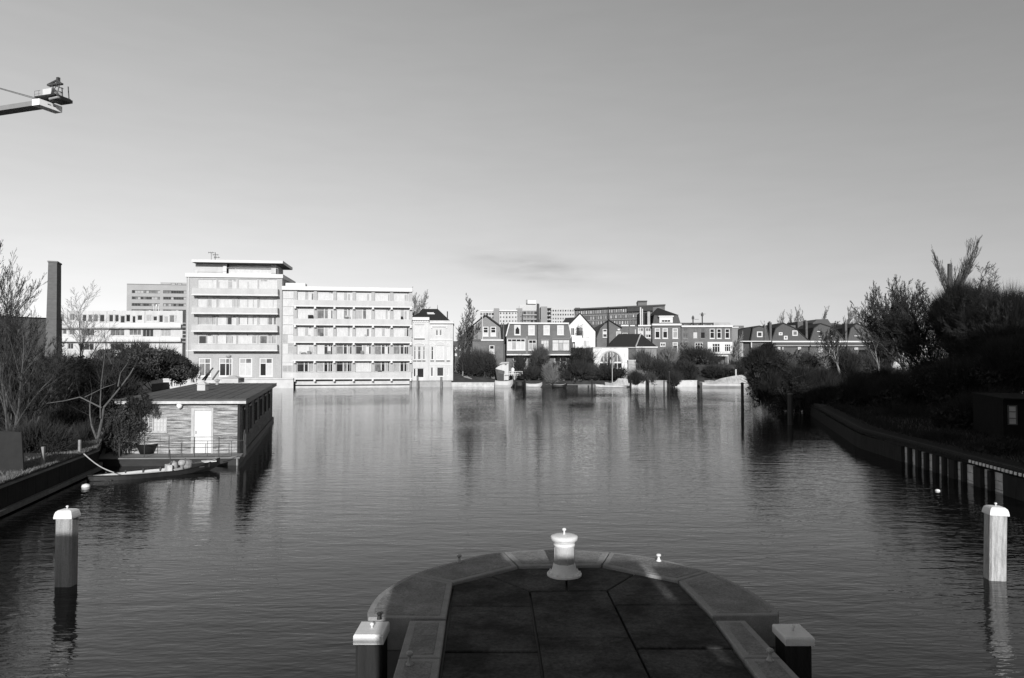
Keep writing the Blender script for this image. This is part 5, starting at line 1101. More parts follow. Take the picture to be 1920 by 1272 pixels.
x, y = G(22, 885, 1.0); e = MB().add([(-1.0, 0, 0), (.38, 0, 0), (.05, .35, 1.25), (-1.0, .35, 1.3), (-1.0, .06, 0), (.38, .06, 0), (.05, .41, 1.25), (-1.0, .41, 1.3)], [(0,1,2,3),(7,6,5,4),(0,4,5,1),(1,5,6,2),(2,6,7,3),(3,7,4,0)]).build('board', M('board_grey', .016, .8, .3, 3), loc=(x, y, 1.0)); tag(e, 'dark leaning board on the left bank', 'board')
# street lamp behind the houseboat roof
x, y = PX(431, 62), 62
lm = empty('lamp_post', 'slim pale lamp post standing behind the houseboat roof', 'lamp post', (x, y, 0)); MB().tube((0, 0, 0), (0, 0, PZ(668, 62)), .07, .05, 8).build('pole', concrete_pale, lm)
MB().lathe([(.06, 0), (.18, .08), (.24, .2), (.1, .32)], -.1, 0, PZ(672, 62), 12).build('lamp_head', concrete, lm)
# clutter of leaning poles on the bank behind the houseboat
m_ = MB(); 
for px0, py0, px1, py1 in ((380, 713, 397, 690), (384, 714, 392, 697), (399, 712, 408, 695)): m_.tube((PX(px0, 100), 100, PZ(py0, 100)), (PX(px1, 100), 100.5, PZ(py1, 100)), .12)
tag(m_.build('timber_props', darkmetal), 'leaning dark timber props behind the houseboat roof', 'props')

# ================================================================== right quay
rq = empty('quay_wall', 'dark timber quay wall with pale panels between the piles on the right', 'quay wall', (0, 0, 0))
rp_ = [(16.2, 10), (17.0, 24), (18.4, 38), (25.6, 62)]
pal = M('quay_panel_pale', .55, .85, .35, 2.5, contrast=1.3, bump=.3); pan_d = M('quay_panel_dark', .05, .85, .4, 2)
def along(s):
    c = 0
    for a, b in zip(rp_[:-1], rp_[1:]):
        a, b = Vector(a), Vector(b); l = (b-a).length
        if s <= c + l or b == Vector(rp_[-1]): return a + (b-a)*((s-c)/l), (b-a).normalized()
        c += l
tot = sum((Vector(b)-Vector(a)).length for a, b in zip(rp_[:-1], rp_[1:]))
def s_at(px, z):      # arc length where the wall meets the sight line of a column in the picture
    best = None
    for i in range(2000):
        s = tot*i/2000; p, _ = along(s); e_ = abs(p.x/p.y - ray(px, 880).x/ray(px, 880).y)
        if best is None or e_ < best[0]: best = (e_, s)
    return best[1]
pan = [(1700, 1711), (1714.5, 1726), (1731, 1741.5), (1746, 1758), (1765, 1775.5), (1780, 1789), (1799, 1812), (1817, 1836), (1850, 1863), (1869, 1892)]
ss = sorted([tuple(sorted((s_at(a, 0), s_at(b, 0)))) for a, b in pan])
c = 0.0; spans = []
for a, b in ss:
    if a - c > .02: spans.append((c, a, 0))
    spans.append((a, b, 1)); c = b
k_ = c
while k_ < tot: spans.append((k_, min(tot, k_ + 1.2), 0)); k_ += 1.2
def rbox(a, b, o0, o1, z0, z1, mat, name):
    p, d = along(a); q, d2 = along(b - 1e-4); o = Vector((-d.y, d.x))
    return MB().prism([tuple(p + o*o0), tuple(q + o*o0), tuple(q + o*o1), tuple(p + o*o1)], z0, z1).build(name, mat, rq)
for a, b, k2 in spans:
    if k2:
        for j, (z0, z1) in enumerate(((-.2, .08), (.1, .38), (.40, .68))): rbox(a, b, .01, .06 + .01*random.random(), z0, z1, pal, 'concrete_panel')
    else:
        rbox(a, b, .01, .22, -1, .72 + random.uniform(-.02, .02), timber_dk, 'fender_pile')
rbox(.0, tot*.45, .02, .26, .73, .86, timber_dk, 'waling'); rbox(tot*.45, tot, .02, .26, .73, .86, timber_dk, 'waling')
k_ = 0; cop = M('coping_cobble', .028, .95, .4, 4, spec=.08); copw = M('coping_tip', .62, .7, .2, 4)
# rows of rounded clay tiles along the edge, the first ones with pale ends
bm1 = None
p0_, d_ = along(0)
tile = MB()
for i in range(6):
    t0, t1 = math.pi*i/6, math.pi*(i+1)/6
    tile.add([(-.10*math.cos(t0), 0, .09*math.sin(t0)), (-.10*math.cos(t1), 0, .09*math.sin(t1)), (-.10*math.cos(t1), .9, .09*math.sin(t1) + .12), (-.10*math.cos(t0), .9, .09*math.sin(t0) + .12)], [(0, 1, 2, 3)])
tile.add([(-.10*math.cos(math.pi*i/6), 0, .09*math.sin(math.pi*i/6)) for i in range(7)], [tuple(range(7))[::-1]])
tm = tile.build('tile', cop, rq); tmesh = tm.data
tipm = B(-.06, .06, -.03, .005, -.05, .05).build('tile_end', copw, rq); tipmesh = tipm.data
bpy.data.objects.remove(tm); bpy.data.objects.remove(tipm)
s = 6.0
while s < 46:
    p, d = along(s); o = Vector((-d.y, d.x)); t = bpy.data.objects.new('tile', tmesh); COL.objects.link(t); t.parent = rq
    t.location = (p.x + o.x*.26, p.y + o.y*.26, .88); t.rotation_euler.z = math.atan2(-o.y, -o.x) - math.pi/2 + random.uniform(-.05, .05)
    if 9 < s < 17.0:
        t2 = bpy.data.objects.new('tile_end', tipmesh); COL.objects.link(t2); t2.parent = rq; t2.location = (p.x + o.x*.29, p.y + o.y*.29, .88); t2.rotation_euler.z = t.rotation_euler.z
    s += .235
sb = Fac('dark_shed', 'dark shed with one pale paned window at the right edge', 'shed', 1878, 31, -20)
sb.box(1879, 752, 2150, 830, M('shed_tar', .008, .95, .4, 3, spec=.05), 0, 5, 'wall'); sb.win((1887, 760, 1905, 797), (), (.33, .66), [g_grey], .05, darkmetal, proud=True, sill=False)
sb.box(1878, 749, 2160, 751.8, M('shed_tar', .008), -.2, 5.3, 'roof')

# ================================================================== trees and shrubs
def np_mesh(name, V_, k, mat, parent=None, kind=None):
    n = len(V_) // k; me = bpy.data.meshes.new(name); me.vertices.add(n*k); me.vertices.foreach_set('co', V_.astype(np.float32).ravel()); me.loops.add(n*k); me.loops.foreach_set('vertex_index', np.arange(n*k, dtype=np.int32))
    me.polygons.add(n); me.polygons.foreach_set('loop_start', np.arange(0, n*k, k, dtype=np.int32)); me.update(calc_edges=True); me.materials.append(mat)
    o = bpy.data.objects.new(name, me); COL.objects.link(o)
    if parent: o.parent = parent
    if kind: o['kind'] = kind
    return o
def seg_mesh(name, S_, mat, parent, n=3):
    S_ = np.array(S_); a, b, r0, r1 = S_[:, 0:3], S_[:, 3:6], S_[:, 6], S_[:, 7]
    d = b - a; d /= np.linalg.norm(d, axis=1)[:, None] + 1e-9; ref = np.where(np.abs(d[:, 2:3]) < .9, [[0, 0, 1.]], [[1., 0, 0]]); u = np.cross(d, ref); u /= np.linalg.norm(u, axis=1)[:, None]; w = np.cross(d, u); Q = []
    for i in range(n):
        t0, t1 = 2*np.pi*i/n, 2*np.pi*(i+1)/n; c0 = u*np.cos(t0) + w*np.sin(t0); c1 = u*np.cos(t1) + w*np.sin(t1)
        Q.append(np.stack([a + c1*r0[:, None], a + c0*r0[:, None], b + c0*r1[:, None], b + c1*r1[:, None]], 1))
    return np_mesh(name, np.concatenate(Q).reshape(-1, 3), 4, mat, parent)
def grow(R, big, small, p, d, length, r, lvl, maxl, P):
    k = max(3, int(length / P.get('seg', .5))) if lvl < 2 else 3; k = min(k, 10); p = np.array(p, float); d = np.array(d, float); d /= np.linalg.norm(d); st = length/k
    for i in range(k):
        d = d + R.normal(0, P.get('wob', .12)*(1 if lvl < 2 else .8), 3) + np.array([0, 0, P.get('up', .05) if lvl else 0]) ; d /= np.linalg.norm(d)
        q = p + d*st; ra, rb_ = r*(1 - .75*i/k), r*(1 - .75*(i+1)/k); (big if lvl <= 1 else small).append((*p, *q, ra, max(rb_, .002)))
        f = (i+1)/k
        if lvl < maxl and f > (P.get('clear', .25) if lvl == 0 else .12):
            nb_ = P['nb'][lvl]; nb_ = int(nb_) + (R.random() < nb_ % 1)
            for _ in range(nb_):
                ang_ = P.get('spread', .7) * R.uniform(.6, 1.25); ax = np.cross(d, R.normal(0, 1, 3)); ax /= np.linalg.norm(ax) + 1e-9; nd = d*math.cos(ang_) + ax*math.sin(ang_)
                grow(R, big, small, q - d*st*R.random()*.6, nd, length*P.get('ratio', .55)*(1.15 - .55*f)*R.uniform(.75, 1.2), rb_*.52 if lvl else rb_*.55, lvl+1, maxl, P)
        p = q
TREES = 0
def tree(px, pyb, pyt, Y, label, name='bare_tree', seed=1, lean=(0, 0), P=None, maxl=4, r=.12, mat=None, group=None, stems=1, z0=None, twigr=1.0, sproot=.1, tm=None):
    R = np.random.default_rng(seed); PP = dict(nb=(2.4, 2.3, 2.2, 2), spread=.65, ratio=.52, wob=.10, up=.06, clear=.2, seg=.7); PP.update(P or {})
    z0 = GZ if z0 is None else z0; e = empty(name, label, 'tree', (PX(px, Y), Y, z0), 0, group); Hh_ = PZ(pyt, Y) - z0; big, small = [], []
    for s_ in range(stems):
        l_ = (lean[0] + (R.normal(0, .22) if s_ else 0), lean[1] + (R.normal(0, .15) if s_ else 0), 1)
        grow(R, big, small, (R.normal(0, sproot) if s_ else 0, R.normal(0, sproot) if s_ else 0, 0), l_, Hh_*(.88 if s_ == 0 else R.uniform(.55, .85)), r*(1 if s_ == 0 else .7), 0, maxl, PP)
    seg_mesh('trunk', big, tm or mat or bark, e, 5)
    if small:
        S_ = np.array(small); S_[:, 6:] = np.maximum(S_[:, 6:]*twigr*.8, .0015*Y/10); seg_mesh('crown', S_, mat or twig, e, 3)
    return e
def blob(R, n, c, rad, clumps=14, cl=.38, flat=.0):
    C_ = R.normal(0, 1, (clumps, 3)); C_ /= np.linalg.norm(C_, axis=1)[:, None]; C_ *= R.uniform(.35, 1.0, (clumps, 1)); cs = R.uniform(.5, 1.2, clumps)*cl
    k = R.integers(0, clumps, n); v = R.normal(0, 1, (n, 3)); v /= np.linalg.norm(v, axis=1)[:, None]; v *= R.uniform(.25, 1.15, (n, 1))**.5
    return np.array(c) + (C_[k]*(1 - cl*.6) + v*cs[k][:, None]) * np.array(rad)
def leaves(R, pts, size, asp=.5):
    n = len(pts); d = R.normal(0, 1, (n, 3)); d /= np.linalg.norm(d, axis=1)[:, None]; u = np.cross(d, R.normal(0, 1, (n, 3))); u /= np.linalg.norm(u, axis=1)[:, None]; s_ = size*R.uniform(.6, 1.4, (n, 1))
    return np.stack([pts - d*s_, pts + u*s_*asp, pts + d*s_, pts - u*s_*asp], 1).reshape(-1, 3)
def brush(R, pts, c, ln, w, up=.7, rnd=.5):
    n = len(pts); d = (pts - np.array(c)); d /= np.linalg.norm(d, axis=1)[:, None] + 1e-6; d = d + np.array([0, 0, up]) + R.normal(0, rnd, (n, 3)); d /= np.linalg.norm(d, axis=1)[:, None]
    u = np.cross(d, R.normal(0, 1, (n, 3))); u /= np.linalg.norm(u, axis=1)[:, None]; l_ = ln*R.uniform(.5, 1.4, (n, 1))
    return np.stack([pts - u*w/2, pts + u*w/2, pts + d*l_], 1).reshape(-1, 3)
def shrub(px, pyb, w, h, Y, label, seed, nl=4000, nb_=2500, mat=None, tmat=None, leaf=.09, depth=None, name='shrub', cat='shrub', group=None, tw=1.0, tl=.7, z0=None, clumps=16, cl=.42, stemn=7):
    """pyb base, w/h in photo measure at depth Y"""
    R = np.random.default_rng(seed); s_ = Y/F; rx, rz = w/2*s_, h/2*s_; ry = depth or rx*.8; zb = PZ(pyb, Y) if z0 is None else z0
    e = empty(name, label, cat, (PX(px, Y), Y, zb), 0, group); c = (0, 0, rz)
    if nl:
        P_ = blob(R, nl, c, (rx, ry, rz), clumps, cl); P_[:, 2] = np.maximum(P_[:, 2], .02); np_mesh('foliage', leaves(R, P_, leaf), 4, mat or leaf_d, e)
    if nb_:
        P_ = blob(R, nb_, c, (rx*.85, ry*.85, rz*.85), clumps, cl); P_[:, 2] = np.maximum(P_[:, 2], .02); np_mesh('twigs', brush(R, P_, (0, 0, rz*.3), tl, .0006*Y*tw + .003), 3, tmat or twig, e)
    st = []
    for i in range(stemn):
        a = R.uniform(0, 6.28); p = np.array([R.normal(0, .15*rx), R.normal(0, .15*ry), -.1]); q = np.array([math.cos(a)*rx*.6*R.random(), math.sin(a)*ry*.6, rz*R.uniform(.9, 1.6)]); m2 = (p+q)/2 + R.normal(0, .12*rx, 3); st += [(*p, *m2, .03*s_*22, .02*s_*22), (*m2, *q, .02*s_*22, .008*s_*22)]
    seg_mesh('stem', st, bark, e, 4); return e

# left side
Yb = 52
e = shrub(262, 728, 195, 92, 52, 'large rounded evergreen bush rising behind the houseboat at the left', 21, 26000, 9000, leaf_m, twig, .085, 3.2, clumps=40, cl=.30, tl=.6, stemn=16)
shrub(190, 745, 150, 75, 48, 'dark lower bush left of the large rounded evergreen', 22, 9000, 7000, leaf_d, twig, .09, 3, clumps=26, cl=.34)
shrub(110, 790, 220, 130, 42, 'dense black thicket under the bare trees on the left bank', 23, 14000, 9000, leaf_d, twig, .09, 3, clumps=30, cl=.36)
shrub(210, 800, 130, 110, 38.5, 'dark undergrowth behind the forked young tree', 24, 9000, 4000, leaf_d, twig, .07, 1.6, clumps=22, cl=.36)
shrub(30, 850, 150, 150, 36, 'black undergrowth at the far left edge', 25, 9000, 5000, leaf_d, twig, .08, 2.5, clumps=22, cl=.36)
shrub(112, 850, 130, 90, 34.5, 'low black scrub behind the two grey stakes', 26, 7000, 3000, leaf_d, twig, .07, 1.5, clumps=18)
shrub(70, 862, 150, 60, 28.5, 'black brambles close behind the two grey stakes', 32, 7000, 3500, leaf_d, twig, .06, .9, clumps=24, cl=.3)
shrub(165, 850, 60, 45, 32.5, 'black brambles at the foot of the forked young tree', 33, 3500, 1500, leaf_d, twig, .06, .8, clumps=16, cl=.3)
shrub(330, 722, 60, 62, 60, 'dark evergreen bush at the right end of the large rounded one', 27, 5000, 1500, leaf_d, twig, .09, 2)
shrub(228, 862, 92, 108, 31.9, 'small leaved bush growing over the left end of the houseboat front', 28, 4600, 1500, leaf_m, twig, .045, .7, clumps=30, cl=.26, tl=.25, stemn=9, z0=.5)
shrub(262, 790, 66, 52, 32.2, 'twiggy upper branches of the bush before the houseboat wall', 29, 1500, 500, leaf_d, twig, .045, .5, clumps=14, cl=.3, tl=.3, z0=2.0, stemn=4)
shrub(362, 716, 26, 34, 96, 'small grey shrub beside the ground floor windows of the tower block', 30, 500, 900, leaf_m, twig, .12, 1.2, tl=.8)
tree(32, 860, 480, 33, 'tall bare multi stemmed tree at the far left edge', seed=3, lean=(-.10, .1), maxl=4, r=.085, stems=4, P=dict(nb=(2.0, 2.1, 2.0, 1.4), ratio=.47, spread=.45, up=.08, clear=.22, wob=.07), sproot=.3)
tree(60, 860, 665, 34, 'bare sapling with pale leaning stems left of the chimney stack', seed=8, lean=(.25, .1), maxl=4, r=.06, stems=4, P=dict(nb=(2.2, 2.2, 2.1, 1.7), ratio=.48, spread=.5, up=.06, clear=.2, wob=.07), sproot=.5)
tree(80, 870, 680, 36, 'spreading bare tree with long low branches in front of the white flats', seed=14, lean=(.45, .2), maxl=4, r=.07, stems=3, P=dict(nb=(2.2, 2.2, 2.1, 1.7), ratio=.55, spread=.6, up=.03, clear=.2, wob=.07), sproot=.6)
tree(24, 850, 600, 31, 'low spreading bare tree leaning inward from the left edge', seed=15, lean=(.3, .1), maxl=4, r=.07, stems=4, P=dict(nb=(2.2, 2.2, 2.1, 1.7), ratio=.5, spread=.5, up=.05, clear=.2, wob=.07), sproot=.5)
tree(130, 850, 690, 40, 'thin bare thicket tree between chimney stack and large evergreen bush', seed=17, lean=(.1, .1), maxl=4, r=.06, stems=5, P=dict(nb=(2.2, 2.2, 2.1, 1.7), ratio=.5, spread=.5, up=.05, clear=.2, wob=.07), sproot=.8)
tree(221, 860, 600, 47, 'thin upright bare tree in front of the white flats', seed=19, maxl=3, r=.05, P=dict(nb=(1.4, 1.6, 1.4), ratio=.25, spread=.35, up=.2))
tree(150, 740, 560, 70, 'pale distant bare tree above the white flats roof', seed=20, maxl=3, r=.12, P=dict(nb=(2, 2, 2), spread=.6), mat=barkpale)
# forked young tree on the bank beside the houseboat
ft = empty('young_tree', 'forked young tree with pale smooth trunk on the left bank beside the houseboat', 'tree', (*G(183, 838, .95), .95)); Yt = G(183, 838, .95)[1]
def tp(px, py): return (PX(px, Yt) - ft.location.x, 0, PZ(py, Yt) - .95)
sg = []
for ch, r0, r1 in (([(183, 840), (186, 815), (190, 790), (192, 765), (205, 748), (222, 725), (237, 703), (243, 690)], .065, .022), ([(184, 825), (173, 800), (168, 780), (166, 760), (168, 740)], .05, .015), ([(190, 785), (188, 755), (188, 720), (190, 690), (193, 650)], .03, .01), ([(222, 725), (225, 700), (238, 680)], .03, .01), ([(192, 765), (150, 745), (120, 752), (85, 757)], .035, .012), ([(160, 745), (195, 727), (215, 720)], .02, .01)):
    for i, (a, b) in enumerate(zip(ch[:-1], ch[1:])):
        f0, f1 = i/(len(ch)-1), (i+1)/(len(ch)-1); A3, B3 = tp(*a), tp(*b); dy = random.uniform(-.2, .2); sg.append((A3[0], i*.05, A3[2], B3[0], (i+1)*.05, B3[2], r0 + (r1-r0)*f0, r0 + (r1-r0)*f1))
seg_mesh('trunk', sg, M('bark_young', .08, .9, .4, 5), ft, 7)
R = np.random.default_rng(77); sm = []
for s_ in sg[3:]:
    for _ in range(3): grow(R, sm, sm, s_[3:6], (R.normal(0, .6), R.normal(0, .6), .8), R.uniform(.5, 1.2), .008, 2, 3, dict(nb=(1, 1, 1.3, 1), spread=.6, ratio=.5))
seg_mesh('crown', sm, twig, ft, 3)

# far bank vegetation
def fs(px, pyb, w, h, label, seed, nl=700, nb_=900, mat=None, Y=120.5, **k): return shrub(px, pyb, w, h*.93, Y, label, seed, int(nl*.9), int(nb_*2.2), mat or leaf_d, k.pop('tmat', None) or (twig, bark, barkpale)[seed % 3 if nb_ > nl else 0], k.pop('leaf', .17), k.pop('depth', None), tl=k.pop('tl', 1.5), clumps=k.pop('clumps', 11), cl=k.pop('cl', .44), **k)
fs(885, 713, 60, 48, 'dark bush on the lawn in front of the brick extension', 41, 1800, 1500, Y=122)
fs(912, 714, 44, 50, 'dark round bush left of the black hut', 42, 1500, 1500, Y=121.5)
fs(902, 690, 50, 30, 'climbing twigs on the brick extension wall', 43, 300, 1200, Y=122.3)
fs(992, 716, 50, 26, 'low dark hedge right of the garden urn', 44, 1600, 600)
fs(975, 697, 18, 22, 'small round bush before the ground floor doors of the brick pair', 45, 500, 300, Y=122)
fs(1012, 700, 42, 44, 'dark garden tree mass before the middle of the brick pair', 46, 1000, 1600, Y=122)
fs(1035, 725, 50, 40, 'tangled dry shrub at the water edge left of the bare willow', 47, 500, 1800, Y=119.8)
fs(1080, 726, 74, 46, 'broad tangle of drooping twigs beside the low domed hut', 48, 900, 3200, Y=119.6)
fs(1107, 724, 40, 40, 'dark shrub at the water edge under the dark side wing', 49, 900, 1200, Y=119.8)
fs(1145, 716, 74, 30, 'clipped dark hedge below the arched window', 50, 2600, 600, Y=119.9)
fs(1093, 690, 50, 40, 'ivy mass on the dark side wing', 51, 1500, 300, Y=119.6, depth=.8)
fs(1213, 712, 52, 62, 'leafless ivy covered tree before the hip roofed coach house side', 52, 1100, 2200, Y=121)
fs(1235, 716, 60, 36, 'dark shrub row right of the ivy covered tree', 53, 1500, 1500, Y=120.4)
fs(1290, 716, 60, 40, 'dark round bush before the brick terrace', 54, 1700, 1500, Y=120.6)
fs(1345, 714, 80, 30, 'long dark hedge before the terrace gardens', 55, 2200, 1200, Y=121)
fs(1255, 700, 36, 50, 'twiggy garden shrub beneath the tall mansard house', 56, 300, 1500, Y=123, mat=leaf_m)
fs(1313, 688, 90, 34, 'pale twiggy climbers under the white balcony deck', 57, 400, 2200, Y=123, mat=leaf_m)
fs(1388, 712, 50, 34, 'dark scrub on the bank behind the tented boat', 58, 1200, 900, Y=122)
fs(1262, 728, 34, 26, 'overhanging dark shrub at the tall stake', 59, 700, 700, Y=119.2)
fs(1195, 726, 30, 26, 'ragged scrub on the broken quay block', 60, 300, 600, Y=119)
fs(1222, 727, 20, 22, 'thin scrub between the two quay blocks', 61, 200, 400, Y=119)
for i, (px_, w_, lb) in enumerate(((1460, 70, 'dark garden shrubs before the three skylight house'), (1520, 80, 'dark garden shrubs below the second mansard roof'), (1585, 80, 'dark twiggy shrubs round the pale tree trunk'), (1650, 90, 'dark shrubs below the right end of the mansard row'), (1720, 90, 'dark shrubs before the pale bungalow'))):
    fs(px_, 712, w_, 58 if i < 4 else 40, lb, 70 + i, 2200, 2600, Y=121 + i % 2)
P_f = dict(nb=(2.4, 2.4, 2.2, 1.8), ratio=.42, spread=.5, up=.12, clear=.15, wob=.07)
tree(862, 700, 560, 123, 'tall fine twigged birch behind the lane between villa and gable house', 'birch_tree', 101, maxl=4, r=.13, P=dict(nb=(3, 2.6, 2.4, 2), ratio=.36, spread=.5, up=.1, clear=.2, wob=.06), mat=bark)
tree(867.5, 706, 612, 121, 'slim young tree with pale trunk on the lawn', 'young_tree', 102, maxl=3, r=.13, P=dict(nb=(1.6, 2, 2), ratio=.34, spread=.4, up=.15, clear=.45), tm=barkpale, z0=1.7)
tree(784, 700, 556, 135, 'bare tree rising behind the gap left of the villa roof', seed=103, maxl=4, r=.12, P=P_f, mat=barkpale)
tree(1056, 718, 668, 119.6, 'bare drooping willow with pale twisted trunk at the water edge', 'willow_tree', 104, maxl=4, r=.22, P=dict(nb=(2.2, 2.2, 2, 2), ratio=.62, spread=.8, up=-.05, clear=.12, wob=.2), tm=barkpale, stems=3)
tree(1316, 700, 650, 123.5, 'small bare garden tree before the brick terrace', seed=105, maxl=3, r=.1, P=P_f)
tree(1140, 714, 655, 119.8, 'thin bare tree in front of the arched window', seed=106, maxl=3, r=.09, P=dict(nb=(1.8, 1.8, 1.6), ratio=.45, spread=.6))
tree(1370, 700, 630, 124, 'bare tree at the right end of the brick terrace', seed=107, maxl=3, r=.12, P=P_f, mat=barkpale)
tree(1290, 700, 640, 124, 'bare climber tree on the brick terrace front', seed=108, maxl=3, r=.1, P=P_f, mat=barkpale)
for i, (px_, pt) in enumerate(((1452, 600), (1467, 590), (1487, 588), (1505, 583), (1527, 586), (1545, 578), (1565, 576), (1583, 578), (1602, 576), (1622, 590))):
    tree(px_, 640, pt, 190 + (i % 3)*8, 'faint bare poplar behind the mansard roofs, ' + ['far left of the line', 'second from its left', 'third from its left', 'fourth from its left', 'fifth from its left', 'fifth from its right', 'fourth from its right', 'third from its right', 'second from its right', 'far right of the line'][i], 'poplar_tree', 120 + i, maxl=4, r=.14, P=dict(nb=(3, 2.4, 2.2, 1.8), ratio=.33, spread=.36, up=.12, clear=.2, wob=.06), mat=M('bark_faint', .14), group='bare poplars behind the mansard roofs', twigr=.8)
# right side
tree(1576, 702, 612, 112, 'bare tree with pale lit trunk in front of the mansard row', seed=131, maxl=4, r=.2, P=dict(nb=(2, 2.2, 2, 1.8), ratio=.5, spread=.6, up=.06, clear=.3), tm=barkpale)
tree(1672, 740, 545, 84, 'large bare tree left of the dark thicket on the right', seed=132, maxl=4, r=.12, stems=5, P=dict(nb=(2.2, 2.3, 2.3, 2.0), ratio=.45, spread=.42, up=.08, clear=.2, wob=.07), sproot=.8, tm=barkpale)
tree(1700, 740, 552, 82, 'second bare tree close behind the large one on the right', seed=133, maxl=4, r=.15, stems=3, P=dict(nb=(2.2, 2.3, 2.3, 2.0), ratio=.45, spread=.42, up=.08, clear=.2, wob=.07), sproot=.8)
def ground_y(px, py): return G(px, py, GZ)[1]
# pollarded poplar
Yp = 60; pol = empty('pollard_tree', 'pollarded poplar with two cut stems and thin whips above the dark thicket', 'tree', (PX(1785, Yp), Yp, GZ)); sg = []; sm = []; R = np.random.default_rng(9)
def tq(px, py): return np.array([PX(px, Yp) - pol.location.x, 0, PZ(py, Yp) - GZ])
for ch, r0, r1 in (([(1785, 720), (1784, 600), (1782.5, 545), (1783.5, 495)], .26, .17), ([(1787, 600), (1791, 555), (1797, 530), (1802, 516)], .22, .15)):
    for i, (a, b) in enumerate(zip(ch[:-1], ch[1:])): f0, f1 = i/(len(ch)-1), (i+1)/(len(ch)-1); sg.append((*tq(*a), *tq(*b), r0 + (r1-r0)*f0, r0 + (r1-r0)*f1))
seg_mesh('trunk', sg, bark, pol, 8)
PW = dict(nb=(2, 2.4, 1.9, 1.2), ratio=.44, spread=.26, up=.10, clear=.3, wob=.045)
for a, b, n_ in (((1796, 548), (1832, 452), 4), ((1790, 560), (1765, 505), 2), ((1782, 560), (1752, 482), 2), ((1786, 560), (1793, 500), 2), ((1800, 540), (1822, 500), 3), ((1794, 550), (1808, 505), 2)):
    for _ in range(n_):
        A3, B3 = tq(*a), tq(*b); d = B3 - A3; l_ = np.linalg.norm(d); grow(R, sm, sm, A3 + R.normal(0, .1, 3), d/l_ + R.normal(0, .06, 3) + np.array([.12 if b[0] > 1800 else 0, 0, -.05]), l_*R.uniform(.8, 1.0), .045, 1, 4, PW)
S_ = np.array(sm); S_[:, 6:] = np.maximum(S_[:, 6:]*.8, .008); seg_mesh('crown', S_, bark, pol, 3)
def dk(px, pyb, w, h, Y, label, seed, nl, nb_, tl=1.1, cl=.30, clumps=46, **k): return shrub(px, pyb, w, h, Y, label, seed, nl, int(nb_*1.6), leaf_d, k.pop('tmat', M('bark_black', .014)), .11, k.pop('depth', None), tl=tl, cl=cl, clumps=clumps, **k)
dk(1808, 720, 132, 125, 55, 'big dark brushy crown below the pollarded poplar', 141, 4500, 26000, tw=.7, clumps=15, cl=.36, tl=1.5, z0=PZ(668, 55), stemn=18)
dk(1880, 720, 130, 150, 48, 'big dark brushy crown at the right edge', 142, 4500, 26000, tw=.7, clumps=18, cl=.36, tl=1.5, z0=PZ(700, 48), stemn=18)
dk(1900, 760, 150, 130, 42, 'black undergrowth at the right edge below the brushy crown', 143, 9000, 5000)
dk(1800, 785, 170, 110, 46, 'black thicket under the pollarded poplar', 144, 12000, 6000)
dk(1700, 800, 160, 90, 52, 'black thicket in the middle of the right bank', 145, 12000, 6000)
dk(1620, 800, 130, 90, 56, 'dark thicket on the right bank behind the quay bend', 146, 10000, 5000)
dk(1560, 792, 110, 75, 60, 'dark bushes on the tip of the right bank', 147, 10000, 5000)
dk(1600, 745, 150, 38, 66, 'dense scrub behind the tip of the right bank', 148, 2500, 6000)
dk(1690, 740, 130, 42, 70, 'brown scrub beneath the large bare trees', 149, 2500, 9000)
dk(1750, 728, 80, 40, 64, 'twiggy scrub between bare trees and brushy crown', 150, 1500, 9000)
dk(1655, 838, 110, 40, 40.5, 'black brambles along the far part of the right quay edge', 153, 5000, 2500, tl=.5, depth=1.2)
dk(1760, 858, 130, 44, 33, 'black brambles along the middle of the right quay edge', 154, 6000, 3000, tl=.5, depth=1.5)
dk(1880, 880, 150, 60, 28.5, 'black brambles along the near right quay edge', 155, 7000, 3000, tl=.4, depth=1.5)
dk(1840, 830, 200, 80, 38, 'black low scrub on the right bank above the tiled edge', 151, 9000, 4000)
dk(1700, 820, 160, 50, 46, 'black low scrub on the right bank by the far quay', 152, 8000, 3000)
for (px_, Y_, s_) in ((1810, 54, 1), (1860, 48, 2)):
    tree(px_, 760, 560, Y_, ('bare tree inside the brushy crown left of the right edge', 'bare tree inside the brushy crown at the right edge')[s_-1], seed=160 + s_, maxl=4, r=.14, stems=4, P=dict(nb=(1.9, 2.2, 2.1, 1.9), ratio=.5, spread=.55, up=.06, clear=.2, wob=.07), sproot=.8)
for i, (px_, pt, Y_, lb) in enumerate(((1762, 548, 58, 'bare thorn tree just left of the pollarded poplar'), (1842, 535, 50, 'bare thorn tree just right of the pollarded poplar'), (1898, 560, 46, 'bare tree spreading at the extreme right edge'))):
    tree(px_, 760, pt, Y_, lb, seed=190 + i, maxl=4, r=.12, stems=5, P=dict(nb=(1.9, 2.2, 2.1, 1.9), ratio=.5, spread=.6, up=.04, clear=.2, wob=.07), sproot=.9, mat=M('bark_black', .014))
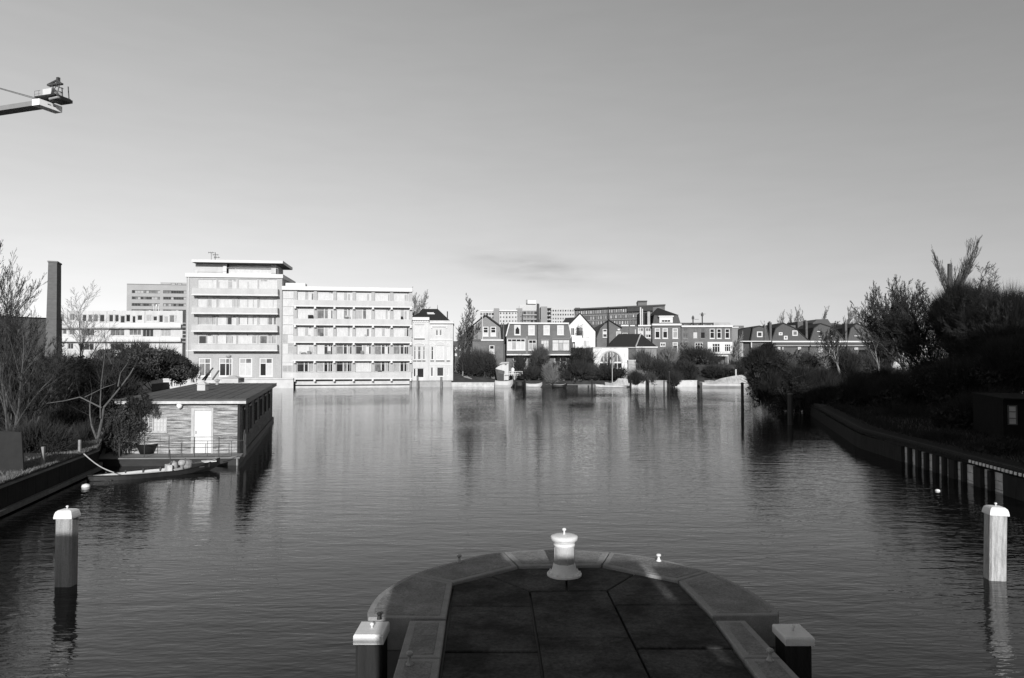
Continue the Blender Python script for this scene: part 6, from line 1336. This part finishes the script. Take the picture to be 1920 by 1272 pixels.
# conifer hanging over the water
Yc = 63.0; cn = empty('conifer_tree', 'dark ragged conifer leaning over the water from the right bank', 'tree', (PX(1498, Yc), Yc, .6)); R = np.random.default_rng(31); sg = []; L_ = []
def tc_(px, py): return np.array([PX(px, Yc) - cn.location.x, 0, PZ(py, Yc) - .6])
tr = [tc_(*p) for p in ((1512, 775), (1500, 745), (1475, 715), (1450, 690), (1438, 645))]
for i, (a, b) in enumerate(zip(tr[:-1], tr[1:])): sg.append((*a, *b, .28*(1-i*.2), .28*(1-(i+1)*.2)))
def pon(t): t *= len(tr) - 1; i = min(int(t), len(tr)-2); return tr[i] + (tr[i+1]-tr[i])*(t-i)
for i in range(210):
    t = R.uniform(.12, 1); p = pon(t); a = R.uniform(0, 6.28); ln = (.4 + 3.2*(1-t)**.7)*R.uniform(.5, 1.15); d = np.array([math.cos(a), math.sin(a)*.9, R.normal(-.05, .18)]); k = 7; q = p
    if t < .5 and d[0] < 0: ln *= 1.3
    for j in range(k):
        d = d + np.array([0, 0, -.085 - .02*(t < .5)]); d /= np.linalg.norm(d); q2 = q + d*ln/k; sg.append((*q, *q2, .03*(1-j/k) + .006, .03*(1-(j+1)/k) + .006))
        m_ = 26; f = R.random((m_, 1)); base = q + (q2-q)*f; L_.append(base + R.normal(0, 1, (m_, 3))*np.array([.16, .16, .10])); q = q2
seg_mesh('trunk', sg, bark, cn, 4); PL = np.concatenate(L_); u = R.normal(0, 1, PL.shape); u[:, 2] = -.5 - np.abs(u[:, 2])*.4
n_ = len(PL); d = u/np.linalg.norm(u, axis=1)[:, None]; w_ = np.cross(d, R.normal(0, 1, (n_, 3))); w_ /= np.linalg.norm(w_, axis=1)[:, None]
np_mesh('foliage', np.stack([PL - w_*.035, PL + w_*.035, PL + d*.26], 1).reshape(-1, 3), 3, leaf_d, cn)
dk(1420, 700, 50, 45, 61.5, 'upper dark clump of the ragged conifer on the left', 171, 700, 1600, tl=.8, clumps=12, z0=PZ(705, 61.5), stemn=5)
dk(1530, 764, 100, 70, 64, 'round dark evergreen bush behind the ragged conifer', 172, 5000, 5000, tl=1.0)
dk(1436, 792, 76, 70, 62, 'black drooping branches hanging to the water at the left of the conifer', 174, 900, 2600, tl=.9, z0=.7, stemn=7, clumps=14)
dk(1480, 760, 116, 62, 63.5, 'dense black middle of the leaning conifer', 175, 2600, 3500, tl=1.1, z0=.9, stemn=4, clumps=22)
dk(1426, 735, 56, 50, 62.5, 'ragged dark boughs on the left side of the leaning conifer', 176, 1200, 2500, tl=.9, z0=3.2, stemn=4, clumps=12)
dk(1545, 800, 90, 60, 60, 'black bush overhanging the quay tip', 177, 6000, 3000)
tree(1480, 790, 700, 62, 'crooked black stem beneath the conifer canopy', seed=173, maxl=3, r=.18, P=dict(nb=(2, 2, 1.5), ratio=.6, spread=.9, up=0), z0=0)
def on_right(n):
    x = rng.uniform(17, 34, n); y = rng.uniform(18, 62, n); k2 = x > np.interp(y, [10, 24, 38, 62], [16.4, 17.3, 18.9, 26.2]); x = np.where(k2, x, np.interp(y, [10, 24, 38, 62], [16.4, 17.3, 18.9, 26.2]) + .4 + rng.random(n)); return np.stack([x, y, np.full(n, GZ)], 1)
tag(blades(24000, on_right, .35, .05, M('grass_dark', .012, .9, .4, 1), 'grass'), 'dark rough grass on the right bank', 'grass')
